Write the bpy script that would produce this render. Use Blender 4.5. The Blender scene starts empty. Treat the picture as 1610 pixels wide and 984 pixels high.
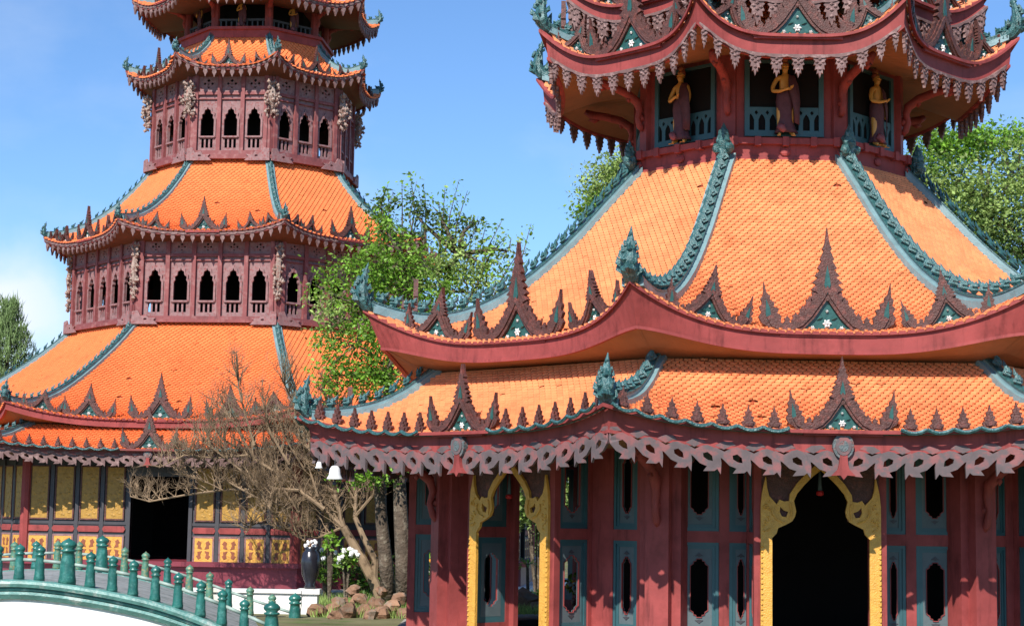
import bpy, math, random
import numpy as np
from mathutils import Vector, Matrix
from mathutils.geometry import tessellate_polygon
R = math.radians
random.seed(7)
SC = bpy.context.scene
COL = SC.collection
EYE = 2.0                     # eye height above the ground

# ------------------------------------------------------------ camera
FOC = 2756.0                  # focal length in photograph pixels (1610 wide)
PITCH, ROLL = 0.115236, 0.016832
cd = bpy.data.cameras.new('camera'); cam = bpy.data.objects.new('camera', cd); COL.objects.link(cam)
cd.sensor_width = 36.0; cd.lens = 36.0 * FOC / 1610.0
cd.clip_start = 0.1; cd.clip_end = 3000
cam.matrix_world = Matrix.Translation((0, 0, EYE)) @ Matrix.Rotation(math.pi/2 + PITCH, 4, 'X') @ Matrix.Rotation(ROLL, 4, 'Z')
SC.camera = cam
# ------------------------------------------------------------ light
SUN_EL, SUN_AZ = R(41), R(20)         # the sun stands behind the camera, to its left
sl = bpy.data.lights.new('sun', 'SUN'); sun = bpy.data.objects.new('sun', sl); COL.objects.link(sun)
sl.energy = 5.0; sl.angle = R(0.55); sl.color = (1.0, 0.945, 0.86)
sdir = Vector((-math.sin(SUN_AZ)*math.cos(SUN_EL), -math.cos(SUN_AZ)*math.cos(SUN_EL), math.sin(SUN_EL)))
sun.rotation_euler = sdir.to_track_quat('Z', 'Y').to_euler(); sun.location = (-10, -20, 30)
W = bpy.data.worlds.new('World'); SC.world = W; W.use_nodes = True
wt = W.node_tree; wt.nodes.clear()
wo = wt.nodes.new('ShaderNodeOutputWorld'); wb = wt.nodes.new('ShaderNodeBackground')
sky = wt.nodes.new('ShaderNodeTexSky'); sky.sky_type = 'NISHITA'; sky.sun_disc = False
sky.sun_elevation = SUN_EL; sky.sun_rotation = R(180) + SUN_AZ
sky.air_density = 1.0; sky.dust_density = 0.0; sky.ozone_density = 2.2; sky.altitude = 200
tc = wt.nodes.new('ShaderNodeTexCoord')
mp = wt.nodes.new('ShaderNodeMapping'); mp.inputs['Scale'].default_value = (1.0, 1.0, 1.9)
nz = wt.nodes.new('ShaderNodeTexNoise'); nz.inputs['Scale'].default_value = 5.5; nz.inputs['Detail'].default_value = 7; nz.inputs['Roughness'].default_value = 0.55
rp = wt.nodes.new('ShaderNodeValToRGB'); rp.color_ramp.elements[0].position = 0.50; rp.color_ramp.elements[1].position = 0.78
rp.color_ramp.elements[1].color = (0.22, 0.22, 0.22, 1)
# one thicker cloud bank low on the left
vd = wt.nodes.new('ShaderNodeVectorMath'); vd.operation = 'DISTANCE'; vd.inputs[1].default_value = (-0.278, 0.951, 0.105)
mr = wt.nodes.new('ShaderNodeMapRange'); mr.inputs[1].default_value = 0.068; mr.inputs[2].default_value = 0.012; mr.inputs[3].default_value = 0; mr.inputs[4].default_value = 1
n2 = wt.nodes.new('ShaderNodeTexNoise'); n2.inputs['Scale'].default_value = 24; n2.inputs['Detail'].default_value = 6
ma = wt.nodes.new('ShaderNodeMath'); ma.operation = 'MULTIPLY_ADD'; ma.inputs[1].default_value = 1.5; ma.inputs[2].default_value = -0.95
m3 = wt.nodes.new('ShaderNodeMath'); m3.operation = 'ADD'; m3.use_clamp = True
m4 = wt.nodes.new('ShaderNodeMath'); m4.operation = 'MULTIPLY'; m4.use_clamp = True; m4.inputs[1].default_value = 1.4
mx = wt.nodes.new('ShaderNodeMath'); mx.operation = 'MAXIMUM'
mix = wt.nodes.new('ShaderNodeMixRGB'); mix.inputs[2].default_value = (6.6, 7.2, 8.2, 1)
tn = wt.nodes.new('ShaderNodeMixRGB'); tn.blend_type = 'MULTIPLY'; tn.inputs[0].default_value = 1; tn.inputs[2].default_value = (0.72, 0.94, 1.2, 1)
L = wt.links.new
L(tc.outputs['Generated'], mp.inputs[0]); L(mp.outputs[0], nz.inputs[0]); L(nz.outputs[0], rp.inputs[0])
L(tc.outputs['Generated'], vd.inputs[0]); L(vd.outputs['Value'], mr.inputs[0]); L(tc.outputs['Generated'], n2.inputs[0])
L(n2.outputs[0], ma.inputs[0]); L(ma.outputs[0], m3.inputs[0]); L(mr.outputs[0], m3.inputs[1])
m5 = wt.nodes.new('ShaderNodeMath'); m5.operation = 'MULTIPLY'; m5.use_clamp = True
L(m3.outputs[0], m4.inputs[0]); L(m4.outputs[0], m5.inputs[0]); L(mr.outputs[0], m5.inputs[1])
L(m5.outputs[0], mx.inputs[0]); L(rp.outputs[0], mx.inputs[1])
L(mx.outputs[0], mix.inputs[0]); L(sky.outputs[0], tn.inputs[1]); L(tn.outputs[0], mix.inputs[1]); L(mix.outputs[0], wb.inputs[0])
wb.inputs[1].default_value = 0.104
L(wb.outputs[0], wo.inputs[0])
SC.view_settings.view_transform = 'Standard'; SC.view_settings.look = 'None'
SC.view_settings.exposure = 0.42; SC.view_settings.gamma = 1.0; SC.view_settings.use_curve_mapping = False

# ------------------------------------------------------------ helpers
def U(px, py, d):
    """world point seen at photograph pixel (px,py) at world depth y=d"""
    X, Y = px - 805.0, py - 492.0
    c, s = math.cos(ROLL), math.sin(ROLL)
    x, y = X*c + Y*s, -X*s + Y*c
    cp, sp = math.cos(PITCH), math.sin(PITCH)
    dx, dy, dz = x/FOC, cp + (y/FOC)*sp, sp - (y/FOC)*cp
    k = d/dy
    return Vector((dx*k, d, dz*k + EYE))

def mat(name, base, rough=0.6, var=0.25, scale=3.0, spec=0.4, bump=0.0, bscale=20.0, second=None, sec_scale=6.0, sec_lo=0.52, sec_hi=0.62, rnd=0.0, metal=0.0, transl=0.0, objrnd=0.0, streak=0.0):
    m = bpy.data.materials.new(name); m.use_nodes = True
    nt = m.node_tree; b = nt.nodes['Principled BSDF']
    g = nt.nodes.new('ShaderNodeNewGeometry')
    n = nt.nodes.new('ShaderNodeTexNoise'); n.inputs['Scale'].default_value = scale; n.inputs['Detail'].default_value = 5; n.inputs['Roughness'].default_value = 0.6
    nt.links.new(g.outputs['Position'], n.inputs['Vector'])
    mr = nt.nodes.new('ShaderNodeMapRange'); mr.inputs[1].default_value = 0.3; mr.inputs[2].default_value = 0.7
    mr.inputs[3].default_value = 1 - var; mr.inputs[4].default_value = 1 + var
    nt.links.new(n.outputs[0], mr.inputs[0])
    val = mr.outputs[0]
    if rnd > 0:
        a = nt.nodes.new('ShaderNodeAttribute'); a.attribute_name = 'rnd'
        m2 = nt.nodes.new('ShaderNodeMapRange'); m2.inputs[3].default_value = 1 - rnd; m2.inputs[4].default_value = 1 + rnd
        nt.links.new(a.outputs['Fac'], m2.inputs[0])
        mm = nt.nodes.new('ShaderNodeMath'); mm.operation = 'MULTIPLY'
        nt.links.new(val, mm.inputs[0]); nt.links.new(m2.outputs[0], mm.inputs[1]); val = mm.outputs[0]
    if objrnd > 0:
        oi = nt.nodes.new('ShaderNodeObjectInfo')
        m2 = nt.nodes.new('ShaderNodeMapRange'); m2.inputs[3].default_value = 1 - objrnd; m2.inputs[4].default_value = 1 + objrnd
        nt.links.new(oi.outputs['Random'], m2.inputs[0])
        mm = nt.nodes.new('ShaderNodeMath'); mm.operation = 'MULTIPLY'
        nt.links.new(val, mm.inputs[0]); nt.links.new(m2.outputs[0], mm.inputs[1]); val = mm.outputs[0]
    colr = nt.nodes.new('ShaderNodeRGB'); colr.outputs[0].default_value = (*base, 1); src = colr.outputs[0]
    if second:
        n3 = nt.nodes.new('ShaderNodeTexNoise'); n3.inputs['Scale'].default_value = sec_scale; n3.inputs['Detail'].default_value = 6; n3.inputs['Roughness'].default_value = 0.65
        nt.links.new(g.outputs['Position'], n3.inputs['Vector'])
        m3 = nt.nodes.new('ShaderNodeMapRange'); m3.inputs[1].default_value = sec_lo; m3.inputs[2].default_value = sec_hi
        nt.links.new(n3.outputs[0], m3.inputs[0])
        mc = nt.nodes.new('ShaderNodeMixRGB'); mc.inputs[2].default_value = (*second, 1)
        nt.links.new(m3.outputs[0], mc.inputs[0]); nt.links.new(src, mc.inputs[1]); src = mc.outputs[0]
    if streak > 0:
        mpn = nt.nodes.new('ShaderNodeMapping'); mpn.inputs['Scale'].default_value = (7, 7, .8)
        n4 = nt.nodes.new('ShaderNodeTexNoise'); n4.inputs['Scale'].default_value = 1.0; n4.inputs['Detail'].default_value = 7; n4.inputs['Roughness'].default_value = 0.7
        nt.links.new(g.outputs['Position'], mpn.inputs[0]); nt.links.new(mpn.outputs[0], n4.inputs['Vector'])
        m4_ = nt.nodes.new('ShaderNodeMapRange'); m4_.inputs[1].default_value = .52; m4_.inputs[2].default_value = .72; m4_.inputs[3].default_value = 1; m4_.inputs[4].default_value = 1-streak
        nt.links.new(n4.outputs[0], m4_.inputs[0])
        mm = nt.nodes.new('ShaderNodeMath'); mm.operation = 'MULTIPLY'
        nt.links.new(val, mm.inputs[0]); nt.links.new(m4_.outputs[0], mm.inputs[1]); val = mm.outputs[0]
    mu = nt.nodes.new('ShaderNodeVectorMath'); mu.operation = 'SCALE'
    nt.links.new(src, mu.inputs[0]); nt.links.new(val, mu.inputs['Scale'])
    nt.links.new(mu.outputs[0], b.inputs['Base Color'])
    b.inputs['Roughness'].default_value = rough
    b.inputs['Specular IOR Level'].default_value = spec
    b.inputs['Metallic'].default_value = metal
    if bump > 0:
        nb = nt.nodes.new('ShaderNodeTexNoise'); nb.inputs['Scale'].default_value = bscale; nb.inputs['Detail'].default_value = 4
        nt.links.new(g.outputs['Position'], nb.inputs['Vector'])
        bp = nt.nodes.new('ShaderNodeBump'); bp.inputs['Strength'].default_value = bump; bp.inputs['Distance'].default_value = 0.05
        nt.links.new(nb.outputs[0], bp.inputs['Height']); nt.links.new(bp.outputs[0], b.inputs['Normal'])
    if transl > 0:
        tr = nt.nodes.new('ShaderNodeBsdfTranslucent'); ms = nt.nodes.new('ShaderNodeMixShader'); ms.inputs[0].default_value = transl
        nt.links.new(mu.outputs[0], tr.inputs[0])
        out = nt.nodes['Material Output']
        nt.links.new(b.outputs[0], ms.inputs[1]); nt.links.new(tr.outputs[0], ms.inputs[2]); nt.links.new(ms.outputs[0], out.inputs[0])
    return m

M = {}
M['tile'] = mat('orange_tile', (0.80, 0.285, 0.118), 0.42, 0.12, 1.3, 0.45, rnd=0.11, second=(0.60, 0.14, 0.05), sec_scale=1.6, sec_lo=0.54, sec_hi=0.85)
M['tilegap'] = mat('tile_gap_red', (0.30, 0.045, 0.015), 0.7, 0.15, 2.0)  # deeper red beneath the tiles, gap shading put into the colour
M['tile_far'] = mat('orange_tile_deep', (0.80, 0.215, 0.07), 0.5, 0.08, 0.9, 0.35, rnd=0.07, second=(0.50, 0.10, 0.035), sec_scale=1.6, sec_lo=0.62, sec_hi=0.82)
M['pink'] = mat('rose_red_paint', (0.285, 0.056, 0.053), 0.6, 0.2, 2.2, 0.25, streak=.48, bump=0.08, bscale=9, second=(0.20, 0.040, 0.036), sec_scale=3, sec_lo=.5, sec_hi=.75)
M['eave'] = mat('brown_red_eave', (0.20, 0.045, 0.040), 0.55, 0.15, 3.0)
M['rosewall'] = mat('faded_rose_wall', (0.23, 0.068, 0.068), 0.6, 0.14, 2.5, 0.3, streak=.4, second=(0.27, 0.115, 0.11), sec_scale=5)
M['latdark'] = mat('lattice_umber', (0.17, 0.10, 0.095), 0.65, 0.25, 6.0, 0.3, second=(0.25, 0.16, 0.15), sec_scale=12)
M['maroon'] = mat('maroon_paint', (0.19, 0.032, 0.048), 0.45, 0.12, 2.0, streak=.3)
M['mauve'] = mat('weathered_mauve', (0.26, 0.15, 0.15), 0.7, 0.22, 9.0, 0.3, second=(0.24, 0.08, 0.08), sec_scale=14)
M['carve'] = mat('carved_brown', (0.090, 0.036, 0.030), 0.55, 0.35, 14.0, 0.4, bump=0.4, bscale=45, second=(0.16, 0.05, 0.04), sec_scale=11)
M['lattice'] = mat('lattice_grey', (0.125, 0.096, 0.10), 0.65, 0.2, 5.0, 0.3, second=(0.21, 0.085, 0.085), sec_scale=5.0, sec_lo=.48, sec_hi=.6)
M['latteal'] = mat('boss_grey_green', (0.10, 0.125, 0.13), 0.6, 0.3, 14.0, 0.4, bump=0.4, bscale=40, second=(0.17, 0.08, 0.075), sec_scale=16)
M['teal'] = mat('verdigris_light', (0.175, 0.28, 0.30), 0.45, 0.18, 6.0, 0.5, bump=0.15, bscale=25)
M['tealdark'] = mat('verdigris_dark', (0.032, 0.105, 0.108), 0.35, 0.4, 16.0, 0.6, bump=0.5, bscale=38, second=(0.12, 0.22, 0.22), sec_scale=13, sec_lo=.56, sec_hi=.68)
M['inlay'] = mat('green_inlay', (0.022, 0.085, 0.075), 0.35, 0.3, 20.0, 0.6)
M['white'] = mat('white_paint', (0.78, 0.78, 0.76), 0.6, 0.05, 1.2, second=(0.60, 0.58, 0.52), sec_scale=1.6, streak=.22)
M['gold'] = mat('gold_paint', (0.64, 0.33, 0.055), 0.42, 0.15, 12.0, 0.5, bump=0.35, bscale=50)
M['goldp'] = mat('gold_panel', (0.40, 0.22, 0.04), 0.5, 0.22, 14.0, 0.4, second=(0.34, 0.20, 0.05), sec_scale=22, sec_lo=.5, sec_hi=.62)
M['goldc'] = mat('gold_carving_brown', (0.26, 0.08, 0.04), 0.5, 0.2, 8.0)
M['blue'] = mat('slate_blue_paint', (0.036, 0.10, 0.115), 0.45, 0.12, 4.0, 0.45)
M['bluelt'] = mat('grey_panel', (0.09, 0.12, 0.13), 0.55, 0.12, 6.0, 0.4)
M['charcoal'] = mat('charcoal_paint', (0.052, 0.05, 0.058), 0.5, 0.12, 4.0)
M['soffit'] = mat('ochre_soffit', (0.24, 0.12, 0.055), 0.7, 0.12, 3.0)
M['soffitdark'] = mat('shaded_soffit', (0.11, 0.05, 0.03), 0.7, 0.12, 3.0)  # soffit colour darkened so the gaps behind the drops look shaded
M['dark'] = mat('unlit_interior', (0.012, 0.010, 0.010), 0.9, 0.1, 1.0, 0.1)  # near-black colour stands in for the shade indoors
M['cream'] = mat('cream_carving', (0.34, 0.26, 0.22), 0.7, 0.35, 18.0, 0.3, bump=0.5, bscale=40, second=(0.26, 0.10, 0.08), sec_scale=14)
M['skin'] = mat('gilded_skin', (0.62, 0.31, 0.065), 0.4, 0.1, 9.0, 0.5)
M['robe'] = mat('plum_robe', (0.10, 0.035, 0.045), 0.6, 0.2, 14.0, 0.3)
M['pinkrobe'] = mat('rose_robe', (0.26, 0.08, 0.09), 0.6, 0.2, 14.0, 0.3)
M['bridge'] = mat('glazed_green', (0.016, 0.115, 0.095), 0.33, 0.35, 5.0, 0.6, bump=0.15, bscale=25, second=(0.05, 0.19, 0.16), sec_scale=9)
M['bridgeold'] = mat('weathered_green', (0.07, 0.19, 0.13), 0.45, 0.25, 8.0, 0.5, bump=0.25, bscale=20, second=(0.26, 0.22, 0.10), sec_scale=18)
M['coping'] = mat('green_stone', (0.10, 0.245, 0.22), 0.45, 0.28, 3.5, 0.45, bump=0.25, bscale=14, second=(0.28, 0.36, 0.33), sec_scale=5.5)
M['deck'] = mat('stone_deck', (0.27, 0.285, 0.28), 0.8, 0.2, 2.5, 0.2, second=(0.16, 0.18, 0.17), sec_scale=3)
M['rail'] = mat('pale_rail', (0.28, 0.36, 0.32), 0.5, 0.2, 4.0)
M['leafA'] = mat('leaf_bright', (0.19, 0.36, 0.04), 0.45, 0.25, 1.5, 0.4, rnd=0.5, transl=0.40)
M['leafB'] = mat('leaf_pale', (0.33, 0.45, 0.13), 0.5, 0.25, 1.2, 0.3, rnd=0.45, transl=0.42)
M['leafC'] = mat('leaf_dark', (0.08, 0.14, 0.03), 0.5, 0.25, 1.5, 0.4, rnd=0.5, transl=0.25)
M['needle'] = mat('needle_green', (0.12, 0.19, 0.06), 0.6, 0.25, 1.5, 0.3, rnd=0.4, transl=0.25)
M['bark'] = mat('dark_bark', (0.10, 0.075, 0.055), 0.85, 0.35, 5.0, 0.2, bump=0.9, bscale=14, second=(0.19, 0.16, 0.12), sec_scale=7)
M['twig'] = mat('bare_twig', (0.25, 0.175, 0.11), 0.8, 0.3, 3.0, 0.2, second=(0.13, 0.09, 0.055), sec_scale=2.6)
M['ground'] = mat('ground_earth', (0.16, 0.15, 0.08), 0.9, 0.3, 0.8, 0.1, bump=0.3, bscale=6, second=(0.10, 0.14, 0.045), sec_scale=0.7)
M['rock'] = mat('brown_rock', (0.24, 0.135, 0.085), 0.85, 0.3, 3.0, 0.2, bump=0.8, bscale=9, second=(0.22, 0.17, 0.13), sec_scale=4, objrnd=0.25)
M['flower'] = mat('white_petals', (0.8, 0.78, 0.76), 0.6, 0.05)
M['orangefl'] = mat('marigold_petals', (0.75, 0.30, 0.03), 0.6, 0.2, 20)
M['redw'] = mat('red_wood', (0.30, 0.05, 0.03), 0.5, 0.2)
M['black'] = mat('black_glaze', (0.018, 0.018, 0.024), 0.22, 0.2, 5, 0.6)
M['stone'] = mat('pale_paving', (0.34, 0.32, 0.28), 0.85, 0.15, 1.0, 0.2)
M['redb'] = mat('red_tassel', (0.5, 0.02, 0.02), 0.6)

class MB:
    def __init__(s): s.v = []; s.f = []; s.m = []; s.r = []
    def add(s, vs, fs, mi=0, rnd=None):
        o = len(s.v); s.v.extend([tuple(p) for p in vs]); rr = random.random() if rnd is None else rnd
        for f in fs: s.f.append(tuple(i+o for i in f)); s.m.append(mi); s.r.append(rr)
    def box(s, x0, x1, y0, y1, z0, z1, mi=0):
        vs = [(x, y, z) for z in (z0, z1) for y in (y0, y1) for x in (x0, x1)]
        s.add(vs, [(0,2,3,1),(4,5,7,6),(0,1,5,4),(2,6,7,3),(0,4,6,2),(1,3,7,5)], mi)
    def plate(s, outer, holes, fn, th, mi=0):
        """2-D outline (x,z) with holes, extruded; fn(x,z,d) gives the 3-D point, d from 0 (front) to th (back)"""
        loops = [outer] + list(holes)
        flat = [p for l in loops for p in l]
        tris = tessellate_polygon([[Vector((p[0], p[1], 0)) for p in l] for l in loops])
        n = len(flat)
        vs = [fn(p[0], p[1], 0.0) for p in flat] + [fn(p[0], p[1], th) for p in flat]
        fs = []
        for t in tris:
            a, b, c = [flat[i] for i in t]
            cr = (b[0]-a[0])*(c[1]-a[1]) - (b[1]-a[1])*(c[0]-a[0])
            if abs(cr) < 1e-12: continue
            if cr < 0: t = (t[0], t[2], t[1])
            fs.append(tuple(t)); fs.append((t[2]+n, t[1]+n, t[0]+n))
        o = 0
        for li, l in enumerate(loops):
            k = len(l)
            ar = sum(l[i][0]*l[(i+1) % k][1]-l[(i+1) % k][0]*l[i][1] for i in range(k))
            fl = (ar < 0) != (li > 0)
            for i in range(k):
                a, b = o+i, o+(i+1) % k
                fs.append((b, a, a+n, b+n) if not fl else (a, b, b+n, a+n))
            o += k
        s.add(vs, fs, mi)
    def tube(s, pts, rad, n=6, mi=0, flat=1.0, cap=True):
        pts = [Vector(p) for p in pts]; m_ = len(pts)
        if not hasattr(rad, '__len__'): rad = [rad]*m_
        vs = []; up = Vector((0, 0, 1)); prev = None
        for i, p in enumerate(pts):
            t = (pts[min(i+1, m_-1)] - pts[max(i-1, 0)])
            if t.length < 1e-9: t = Vector((0, 0, 1))
            t.normalize()
            if prev is None:
                a = t.cross(up)
                if a.length < 0.05: a = t.cross(Vector((0, 1, 0)))
            else: a = prev - t*prev.dot(t)
            a.normalize(); prev = a; b = t.cross(a)
            for k in range(n):
                w = 2*math.pi*k/n
                vs.append(p + (a*math.cos(w) + b*math.sin(w)*flat)*max(rad[i], 0.0005))
        fs = []
        for i in range(m_-1):
            for k in range(n):
                k2 = (k+1) % n
                fs.append((i*n+k, i*n+k2, (i+1)*n+k2, (i+1)*n+k))
        if cap: fs.append(tuple(range(n-1, -1, -1))); fs.append(tuple((m_-1)*n+k for k in range(n)))
        s.add(vs, fs, mi)
    def lathe(s, prof, c=(0, 0, 0), n=12, mi=0):
        vs = []; fs = []
        for r_, z in prof:
            for k in range(n):
                w = 2*math.pi*k/n; vs.append((c[0]+r_*math.cos(w), c[1]+r_*math.sin(w), c[2]+z))
        for i in range(len(prof)-1):
            for k in range(n):
                k2 = (k+1) % n; fs.append((i*n+k, i*n+k2, (i+1)*n+k2, (i+1)*n+k))
        fs.append(tuple(range(n-1, -1, -1))); fs.append(tuple((len(prof)-1)*n+k for k in range(n)))
        s.add(vs, fs, mi)
    def octa(s, c, ax, ay, az, mi=0):
        c = Vector(c); ax, ay, az = Vector(ax), Vector(ay), Vector(az)
        vs = [c+ax, c+ay, c-ax, c-ay, c+az, c-az*0.6]
        s.add(vs, [(0,1,4),(1,2,4),(2,3,4),(3,0,4),(1,0,5),(2,1,5),(3,2,5),(0,3,5)], mi)
    def blob(s, c, r, mi=0, jit=0.18, sc=(1, 1, 1)):
        n, m_ = 8, 5; vs = [(c[0], c[1], c[2]+r*sc[2])]; fs = []
        for i in range(1, m_):
            ph = math.pi*i/m_
            for k in range(n):
                w = 2*math.pi*k/n; q = r*(1+random.uniform(-jit, jit))
                vs.append((c[0]+q*math.sin(ph)*math.cos(w)*sc[0], c[1]+q*math.sin(ph)*math.sin(w)*sc[1], c[2]+q*math.cos(ph)*sc[2]))
        vs.append((c[0], c[1], c[2]-r*sc[2])); last = len(vs)-1
        for k in range(n):
            k2 = (k+1) % n
            fs.append((0, 1+k, 1+k2)); fs.append((last, 1+(m_-2)*n+k2, 1+(m_-2)*n+k))
            for i in range(m_-2): fs.append((1+i*n+k, 1+(i+1)*n+k, 1+(i+1)*n+k2, 1+i*n+k2))
        s.add(vs, fs, mi)
    def data(s, name, mats, smooth=False):
        me = bpy.data.meshes.new(name); me.from_pydata(s.v, [], s.f)
        if not isinstance(mats, (list, tuple)): mats = [mats]
        for m_ in mats: me.materials.append(m_)
        me.polygons.foreach_set('material_index', s.m)
        at = me.attributes.new('rnd', 'FLOAT', 'FACE'); at.data.foreach_set('value', s.r)
        if smooth: me.polygons.foreach_set('use_smooth', [True]*len(s.f))
        me.update(); return me
    def obj(s, name, mats, parent=None, smooth=False, **kw):
        return place(s.data(name, mats, smooth), name, parent, **kw)

def place(data, name, parent=None, loc=None, rotz=None, mx=None):
    o = bpy.data.objects.new(name, data); COL.objects.link(o)
    if parent: o.parent = parent
    if loc is not None: o.location = loc
    if rotz is not None: o.rotation_euler = (0, 0, rotz)
    if mx is not None: o.matrix_local = mx
    return o
def tag(o, label, cat, group=None, kind=None):
    o['label'] = label
    if cat: o['category'] = cat
    if group: o['group'] = group
    if kind: o['kind'] = kind
    return o
def thing(name, label, cat, loc=(0, 0, 0), rotz=0, group=None):
    o = bpy.data.objects.new(name, None); COL.objects.link(o); o.location = loc; o.rotation_euler = (0, 0, rotz)
    o.empty_display_size = 0.3
    return tag(o, label, cat, group)

# ------------------------------------------------------------ roofs
C8, S8 = math.cos(R(22.5)), math.sin(R(22.5))
class Roof:
    """one face (normal -Y) of an eight-sided roof with swept-up corners"""
    def __init__(s, ridge, ext, lift, p=3.4, fc=0.0):
        s.fc = fc
        n = len(ridge); d = [0]
        for i in range(1, n): d.append(d[-1] + math.dist(ridge[i], ridge[i-1]))
        d = np.array(d)/d[-1]; s.n = 60; t = np.linspace(0, 1, s.n)
        sm = lambda a: np.convolve(np.pad(np.interp(t, d, a), 4, mode='reflect', reflect_type='odd'), np.ones(9)/9, 'valid')
        a = np.array(ridge); s.t = t
        s.Rc, s.zc = sm(a[:, 0]), sm(a[:, 1] + EYE)
        s.Rm, s.zm = sm(a[:, 0]-np.array(ext)), sm(a[:, 1]+EYE-np.array(lift)); s.p = p
        ap = s.Rm*C8
        s.arc = np.concatenate([[0], np.cumsum(np.hypot(np.diff(ap), np.diff(s.zm)))])
    def S(s, u, v):
        Rc, zc, Rm, zm = (float(np.interp(v, s.t, q)) for q in (s.Rc, s.zc, s.Rm, s.zm))
        k = min(abs(u), 1.05)**s.p; sg = 1 if u >= 0 else -1
        e = k*(Rc-Rm)
        return Vector((u*Rm*S8 + e*sg*S8, -Rm*C8 - e*C8, zm + k*(zc-zm)))
    def vat(s, a): return float(np.interp(a, s.arc, s.t))
    def edge(s, off=0.0, n=49):
        """points along the eave from corner to corner"""
        return [s.S(-1+2*i/(n-1), 1.0) for i in range(n)]
    def edge_fn(s, off=0.0):
        pts = s.edge(n=81); L_ = [0]
        for i in range(1, len(pts)): L_.append(L_[-1] + (pts[i]-pts[i-1]).length)
        tot = L_[-1]; xs = np.array([p.x for p in pts]); ys = np.array([p.y for p in pts]); zs = np.array([p.z for p in pts])
        La = np.array(L_) - tot/2
        def fn(x, t, d):           # x along the eave, t height, d inwards
            t = t - (s.fc*abs(2*x/tot)**6 if t < -.06 else 0)
            X, Y = float(np.interp(x, La, xs)), float(np.interp(x, La, ys)); kf = (1 - 1.05*s.fc*abs(2*x/tot)**6/math.hypot(X, Y)) if t < -.06 else 1
            return Vector((X*kf, Y*kf - off + d, float(np.interp(x, La, zs)) + t))
        return fn, tot

def slope_mesh(rf, w, h, material, name='tiled_slope'):
    b = MB(); nu, nv = 18, 16
    g = [[rf.S(-1+2*i/nu, j/nv) - Vector((0, 0, 0.03)) for i in range(nu+1)] for j in range(nv+1)]
    vs = [p for r_ in g for p in r_]
    b.add(vs, [(j*(nu+1)+i, (j+1)*(nu+1)+i, (j+1)*(nu+1)+i+1, j*(nu+1)+i+1) for j in range(nv) for i in range(nu)], 1, 0.3)
    L_ = float(rf.arc[-1]); rows = int(L_/h)
    for j in range(rows+1):
        a = j*h; v0 = rf.vat(a)
        half = float(np.interp(v0, rf.t, rf.Rm))*S8
        k = int(half/w)+2; ofs = 0.5 if j % 2 else 0.0
        for i in range(-k, k+1):
            x = (i+ofs)*w
            if abs(x) > half*1.0: continue
            if random.random() < .002: continue
            jj = random.uniform(-.003, .003) + (random.uniform(.008, .02) if random.random() < .008 else 0)
            def P(dx, da, up):
                aa = a+da; over = max(0, aa-L_)
                v = rf.vat(min(aa, L_)); hw = float(np.interp(v, rf.t, rf.Rm))*S8
                q = rf.S(max(-1.04, min(1.04, (x+dx)/hw)), v)
                return q + Vector((0, -over*0.85, up - over*0.45))
            r0 = 0.052+jj
            vs = [P(-.46*w, 0, 0.0), P(.46*w, 0, 0.0), P(.455*w, .90*h, 0.022+jj), P(.20*w, 1.58*h, r0*.9), P(0, 2.02*h, r0), P(-.20*w, 1.58*h, r0*.9), P(-.455*w, .90*h, 0.022+jj)]
            dn = Vector((0, 0.006, -0.03))
            vs += [vs[i_]+dn for i_ in (2, 3, 4, 5, 6)]
            b.add(vs, [(0,6,5,4,3,2,1), (2,3,8,7), (3,4,9,8), (4,5,10,9), (5,6,11,10)], 0)
    return b.data(name, [material, M['tilegap']])

def ridge_mesh(rf, wd, ht, lw, crock=True, step=0.24, name='ridge', ch=0.2):
    """ridge along the right-hand corner of face 0; materials teal, tealdark"""
    b = MB(); cd_ = Vector((S8, -C8, 0)); sd = Vector((C8, S8, 0))
    pts = [rf.S(1.0, v) for v in np.linspace(0.0, 0.985, 30)]
    for w_, h0, h1, mi_ in ((wd, -0.04, ht*0.45, 0), (wd*lw, ht*0.45, ht*0.8, 0), (wd*lw*1.15, ht*0.8, ht, 1)):
        vs = []; fs = []
        for p in pts:
            for sx, hz in ((-1, h0), (-1, h1), (1, h1), (1, h0)): vs.append(p + sd*(sx*w_/2) + Vector((0, 0, hz)))
        for i in range(len(pts)-1):
            for k in range(4):
                k2 = (k+1) % 4; fs.append((i*4+k, i*4+k2, (i+1)*4+k2, (i+1)*4+k))
        fs.append((0,1,2,3)); e = (len(pts)-1)*4; fs.append((e+3, e+2, e+1, e))
        b.add(vs, fs, mi_)
    if crock:
        d = 0; nxt = step*0.5
        for i in range(1, len(pts)):
            seg = (pts[i]-pts[i-1]); l = seg.length
            while nxt < d + l:
                p = pts[i-1] + seg*((nxt-d)/l) + Vector((0, 0, ht*0.9)); t = seg.normalized()
                s_ = ch
                b.octa(p + Vector((0, 0, s_*.30)), t*s_*.40, sd*s_*.40, Vector((0, 0, s_*.5)) - t*s_*.1, 1)
                b.octa(p + Vector((0, 0, s_*.62)) - t*s_*.26, t*s_*.24, sd*s_*.18, Vector((0, 0, s_*.34)) - t*s_*.22, 1)
                b.octa(p + Vector((0, 0, s_*.50)) + t*s_*.20, t*s_*.18, sd*s_*.26, Vector((0, 0, s_*.3)), 1)
                nxt += step
            d += l
    return b.data(name, [M['teal'], M['tealdark']])

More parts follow.
